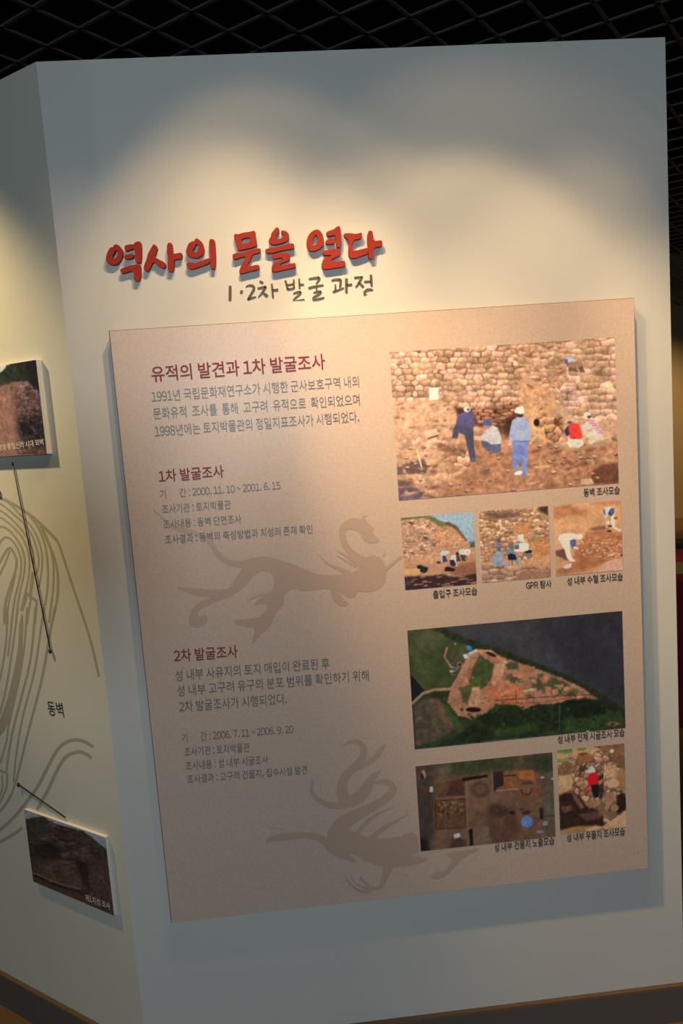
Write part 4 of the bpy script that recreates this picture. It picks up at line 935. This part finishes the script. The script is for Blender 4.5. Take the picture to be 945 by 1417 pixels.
# --- 7: the well (traced in a 7.875x view from 760,1020)
c7 = [(92, 148), (825, 62), (832, 970), (112, 1062)]
p = Paint(115, 140, c7, (120, 82, 60), 71)
p.stones(p.rect(), 72, 54, (150, 112, 86), (60, 40, 32), .25, .26, 0, 72, .9)
p.poly([(90, 140), (460, 90), (560, 130), (460, 200), (300, 220), (140, 250), (95, 300)], (168, 128, 96), .12, 30, 8, 10).poly([(95, 150), (260, 130), (260, 170), (180, 190), (95, 178)], (92, 116, 54), .15, 16, 4, 6).poly([(300, 130), (410, 115), (420, 140), (330, 158)], (88, 112, 52), .15, 16, 4, 6).poly([(95, 255), (220, 232), (230, 250), (130, 290), (98, 295)], (104, 120, 62), .15, 16, 4, 6)
p.poly([(560, 110), (830, 60), (832, 350), (720, 280), (600, 190)], (112, 76, 52), .25, 30, 8, 10).ell(688, 152, 22, 18, (225, 205, 190))
p.poly([(310, 180), (420, 165), (470, 200), (460, 260), (400, 290), (330, 260)], (136, 82, 46), .2, 20, 4).poly([(320, 185), (420, 168), (420, 200), (330, 210)], (104, 62, 36), .15)
p.poly([(98, 440), (240, 400), (270, 470), (250, 560), (180, 610), (100, 630)], (172, 128, 94), .12, 24, 6, 8).poly([(100, 310), (240, 270), (320, 330), (240, 400), (100, 430)], (112, 78, 58), .3, 22, 8, 14)
p.poly([(105, 640), (240, 600), (330, 640), (420, 760), (560, 800), (600, 960), (420, 990), (110, 1050)], (46, 29, 23), .35, 30, 10, 14)
p.poly([(120, 760), (240, 750), (250, 800), (150, 830)], (92, 60, 44), .2, 14, 8).poly([(310, 840), (520, 800), (560, 880), (400, 910)], (84, 56, 42), .25, 16, 10).poly([(400, 720), (500, 670), (560, 690), (530, 750), (430, 775)], (140, 100, 74), .12, 16, 3).poly([(240, 600), (300, 640), (380, 760), (350, 790), (280, 700)], (110, 74, 54), .25, 12, 6)
p.poly([(610, 480), (700, 440), (770, 480), (740, 540), (640, 550)], (176, 134, 104), .1, 16, 3).poly([(600, 300), (720, 300), (760, 360), (740, 430), (640, 450), (605, 420)], (172, 130, 98), .12, 20, 6).poly([(740, 360), (830, 350), (832, 640), (790, 560), (750, 480)], (140, 98, 64), .15, 20, 6)
p.poly([(740, 620), (800, 600), (832, 660), (832, 780), (740, 830), (720, 760)], (40, 26, 22), .4, 12, 6, 10).ell(705, 765, 44, 36, (140, 100, 76), 0, .12).ell(630, 835, 36, 32, (120, 84, 64), 0, .12).poly([(600, 600), (700, 590), (720, 680), (620, 760), (595, 700)], (140, 102, 78), .14, 16, 3).poly([(520, 740), (580, 730), (590, 860), (530, 850)], (110, 76, 58), .15, 14, 3).poly([(660, 820), (740, 830), (690, 910), (640, 900)], (104, 74, 58), .15)
p.poly([(330, 320), (560, 290), (600, 400), (580, 640), (440, 660), (320, 600), (330, 420)], (70, 47, 37), .3, 16, 10, 14, ) if False else None
p.stones(p.inside([(330, 420), (440, 400), (440, 600), (330, 660), (300, 520)]), 76, 50, (150, 108, 80), (44, 28, 22), .2, .24, 0, 77)
p.poly([(520, 420), (600, 400), (600, 640), (540, 690), (520, 560)], (58, 38, 30), .35, 14, 5, 8).poly([(530, 480), (590, 450), (585, 490), (545, 530)], (138, 98, 76), .1)
p.poly([(560, 980), (640, 920), (740, 860), (832, 790), (832, 970), (600, 1000)], (176, 132, 96), .12, 20, 3, 6).poly([(112, 1020), (300, 970), (520, 960), (580, 990), (400, 1030), (112, 1062)], (146, 104, 62), .12, 24, 5).poly([(370, 1010), (500, 965), (570, 985), (420, 1035)], (180, 136, 100), .1, 16, 3)
p.line([(618, 220), (612, 300)], 12, (196, 86, 60)).line([(612, 300), (608, 370)], 9, (210, 190, 170)).line([(608, 360), (602, 390)], 10, (196, 80, 56)).line([(604, 390), (598, 460)], 9, (205, 186, 168)).line([(598, 460), (592, 560)], 9, (176, 100, 70)).line([(590, 600), (584, 720)], 6, (170, 140, 120))
p.poly([(430, 330), (470, 310), (505, 350), (505, 385), (450, 395), (400, 390), (395, 370), (440, 355)], (178, 172, 164), .08, 14).ell(408, 320, 24, 30, (60, 40, 34), 10).ell(418, 318, 14, 20, (150, 104, 76)).ell(360, 350, 34, 30, (64, 44, 38), 0, .3)
p.poly([(445, 400), (480, 385), (525, 390), (540, 420), (525, 510), (470, 530), (430, 500), (412, 465)], (196, 22, 32), .08, 12).poly([(412, 465), (445, 430), (450, 520), (430, 560), (425, 500)], (186, 22, 30)).ell(420, 595, 24, 18, (176, 30, 34), -30)
p.poly([(455, 525), (530, 515), (545, 580), (530, 655), (490, 665), (465, 600)], (26, 20, 22), .15, 10)
p.im *= np.array((.93, .90, .88)); p.finish(.14, .12); photo_print(p, prect(PH, full(crop(760, 1020, 7.875), c7)), PH, panel, (138, 112, 96), label='photograph of a worker in a red top inside a stone-lined well')

# --- plaques on the left wall (traced in 7.875x view from 0,480 and 6.3x view from 20,1100)
c8 = [(-560, 295), (400, 125), (500, 1160), (-560, 1270)]
p = Paint(150, 130, c8, (150, 104, 78), 81)
p.poly([(-600, 100), (100, 150), (60, 200), (0, 250), (-300, 420), (-600, 520)], (222, 206, 170), .04, 60)
p.poly([(40, 200), (110, 170), (420, 100), (450, 420), (380, 400), (300, 350), (100, 360), (0, 400), (-300, 520), (-300, 440), (0, 250)], (52, 52, 36), .35, 26, 4, 18)
p.poly([(260, 140), (420, 110), (470, 480), (380, 480), (300, 380)], (44, 38, 32), .3, 22, 14, 16)
p.stones(p.inside([(60, 420), (300, 370), (480, 480), (500, 1160), (100, 1180), (60, 900)]), 60, 36, (122, 88, 70), (62, 44, 38), .3, .3, 0, 83, .85)
p.poly([(-560, 480), (0, 430), (140, 420), (110, 700), (130, 880), (90, 1060), (-100, 1190), (-560, 1280)], (164, 112, 82), .22, 30, 50, 30).poly([(130, 740), (300, 690), (490, 720), (510, 1080), (220, 1060), (110, 900)], (58, 46, 40), .6, 26, 26, 30)
for i in range(70):
    r = np.random.RandomState(700 + i); p.ell(r.uniform(90, 480), r.uniform(560, 1000), r.uniform(8, 26), r.uniform(4, 8), (150, 110, 82), 28, .2, .7)
p.finish(.16, .14); photo_print(p, (RU[0], RU[1], RU[2], RU[3]), PLU.off(.0005), plaq_u, (215, 185, 130), paper=np.array([.62, .60, .55]))
c9 = [(80, 125), (783, 368), (877, 1053), (170, 760)]
p = Paint(140, 140, c9, (62, 47, 40), 91)
p.stones(p.rect(), 60, 26, (66, 52, 45), (42, 32, 28), .25, .3, 0, 92, .8)
p.mottle(.25, 90).mottle(.3, 22)
p.poly([(70, 100), (800, 350), (810, 480), (740, 430), (660, 365), (600, 320), (480, 285), (380, 260), (300, 220), (255, 192), (170, 200), (110, 215), (80, 215)], (128, 126, 134), .04, 60, 0, 6)
p.poly([(85, 212), (250, 195), (300, 225), (300, 300), (200, 400), (100, 380)], (54, 48, 38), .3, 20, 8, 14).poly([(560, 305), (680, 380), (800, 480), (800, 540), (700, 460), (600, 390)], (46, 50, 36), .3, 16, 4, 10)
p.poly([(180, 440), (320, 400), (420, 500), (380, 560), (250, 560), (180, 520)], (40, 30, 27), .35, 20, 20, 20).poly([(540, 560), (640, 580), (700, 700), (640, 820), (560, 700)], (36, 27, 25), .35, 20, 20, 16)
p.poly([(180, 600), (400, 590), (560, 680), (600, 800), (480, 790), (260, 720), (170, 660)], (72, 56, 46), .45, 14, 16, 16).line([(170, 680), (330, 750), (460, 790), (580, 815)], 14, (96, 74, 56)).line([(190, 705), (330, 775), (470, 820), (590, 850)], 14, (32, 24, 22)).poly([(170, 720), (400, 810), (600, 880), (860, 960), (877, 1060), (170, 765)], (70, 52, 40), .2, 20, 6)
p.poly([(640, 520), (800, 560), (850, 880), (720, 900), (650, 760)], (66, 50, 45), .35, 20, 14, 16)
p.finish(.2, .16); p.im *= np.array([.80, .84, .86]); photo_print(p, RL, PLL.off(.0005), plaq_l, (128, 128, 116), paper=np.array([.60, .60, .55]))
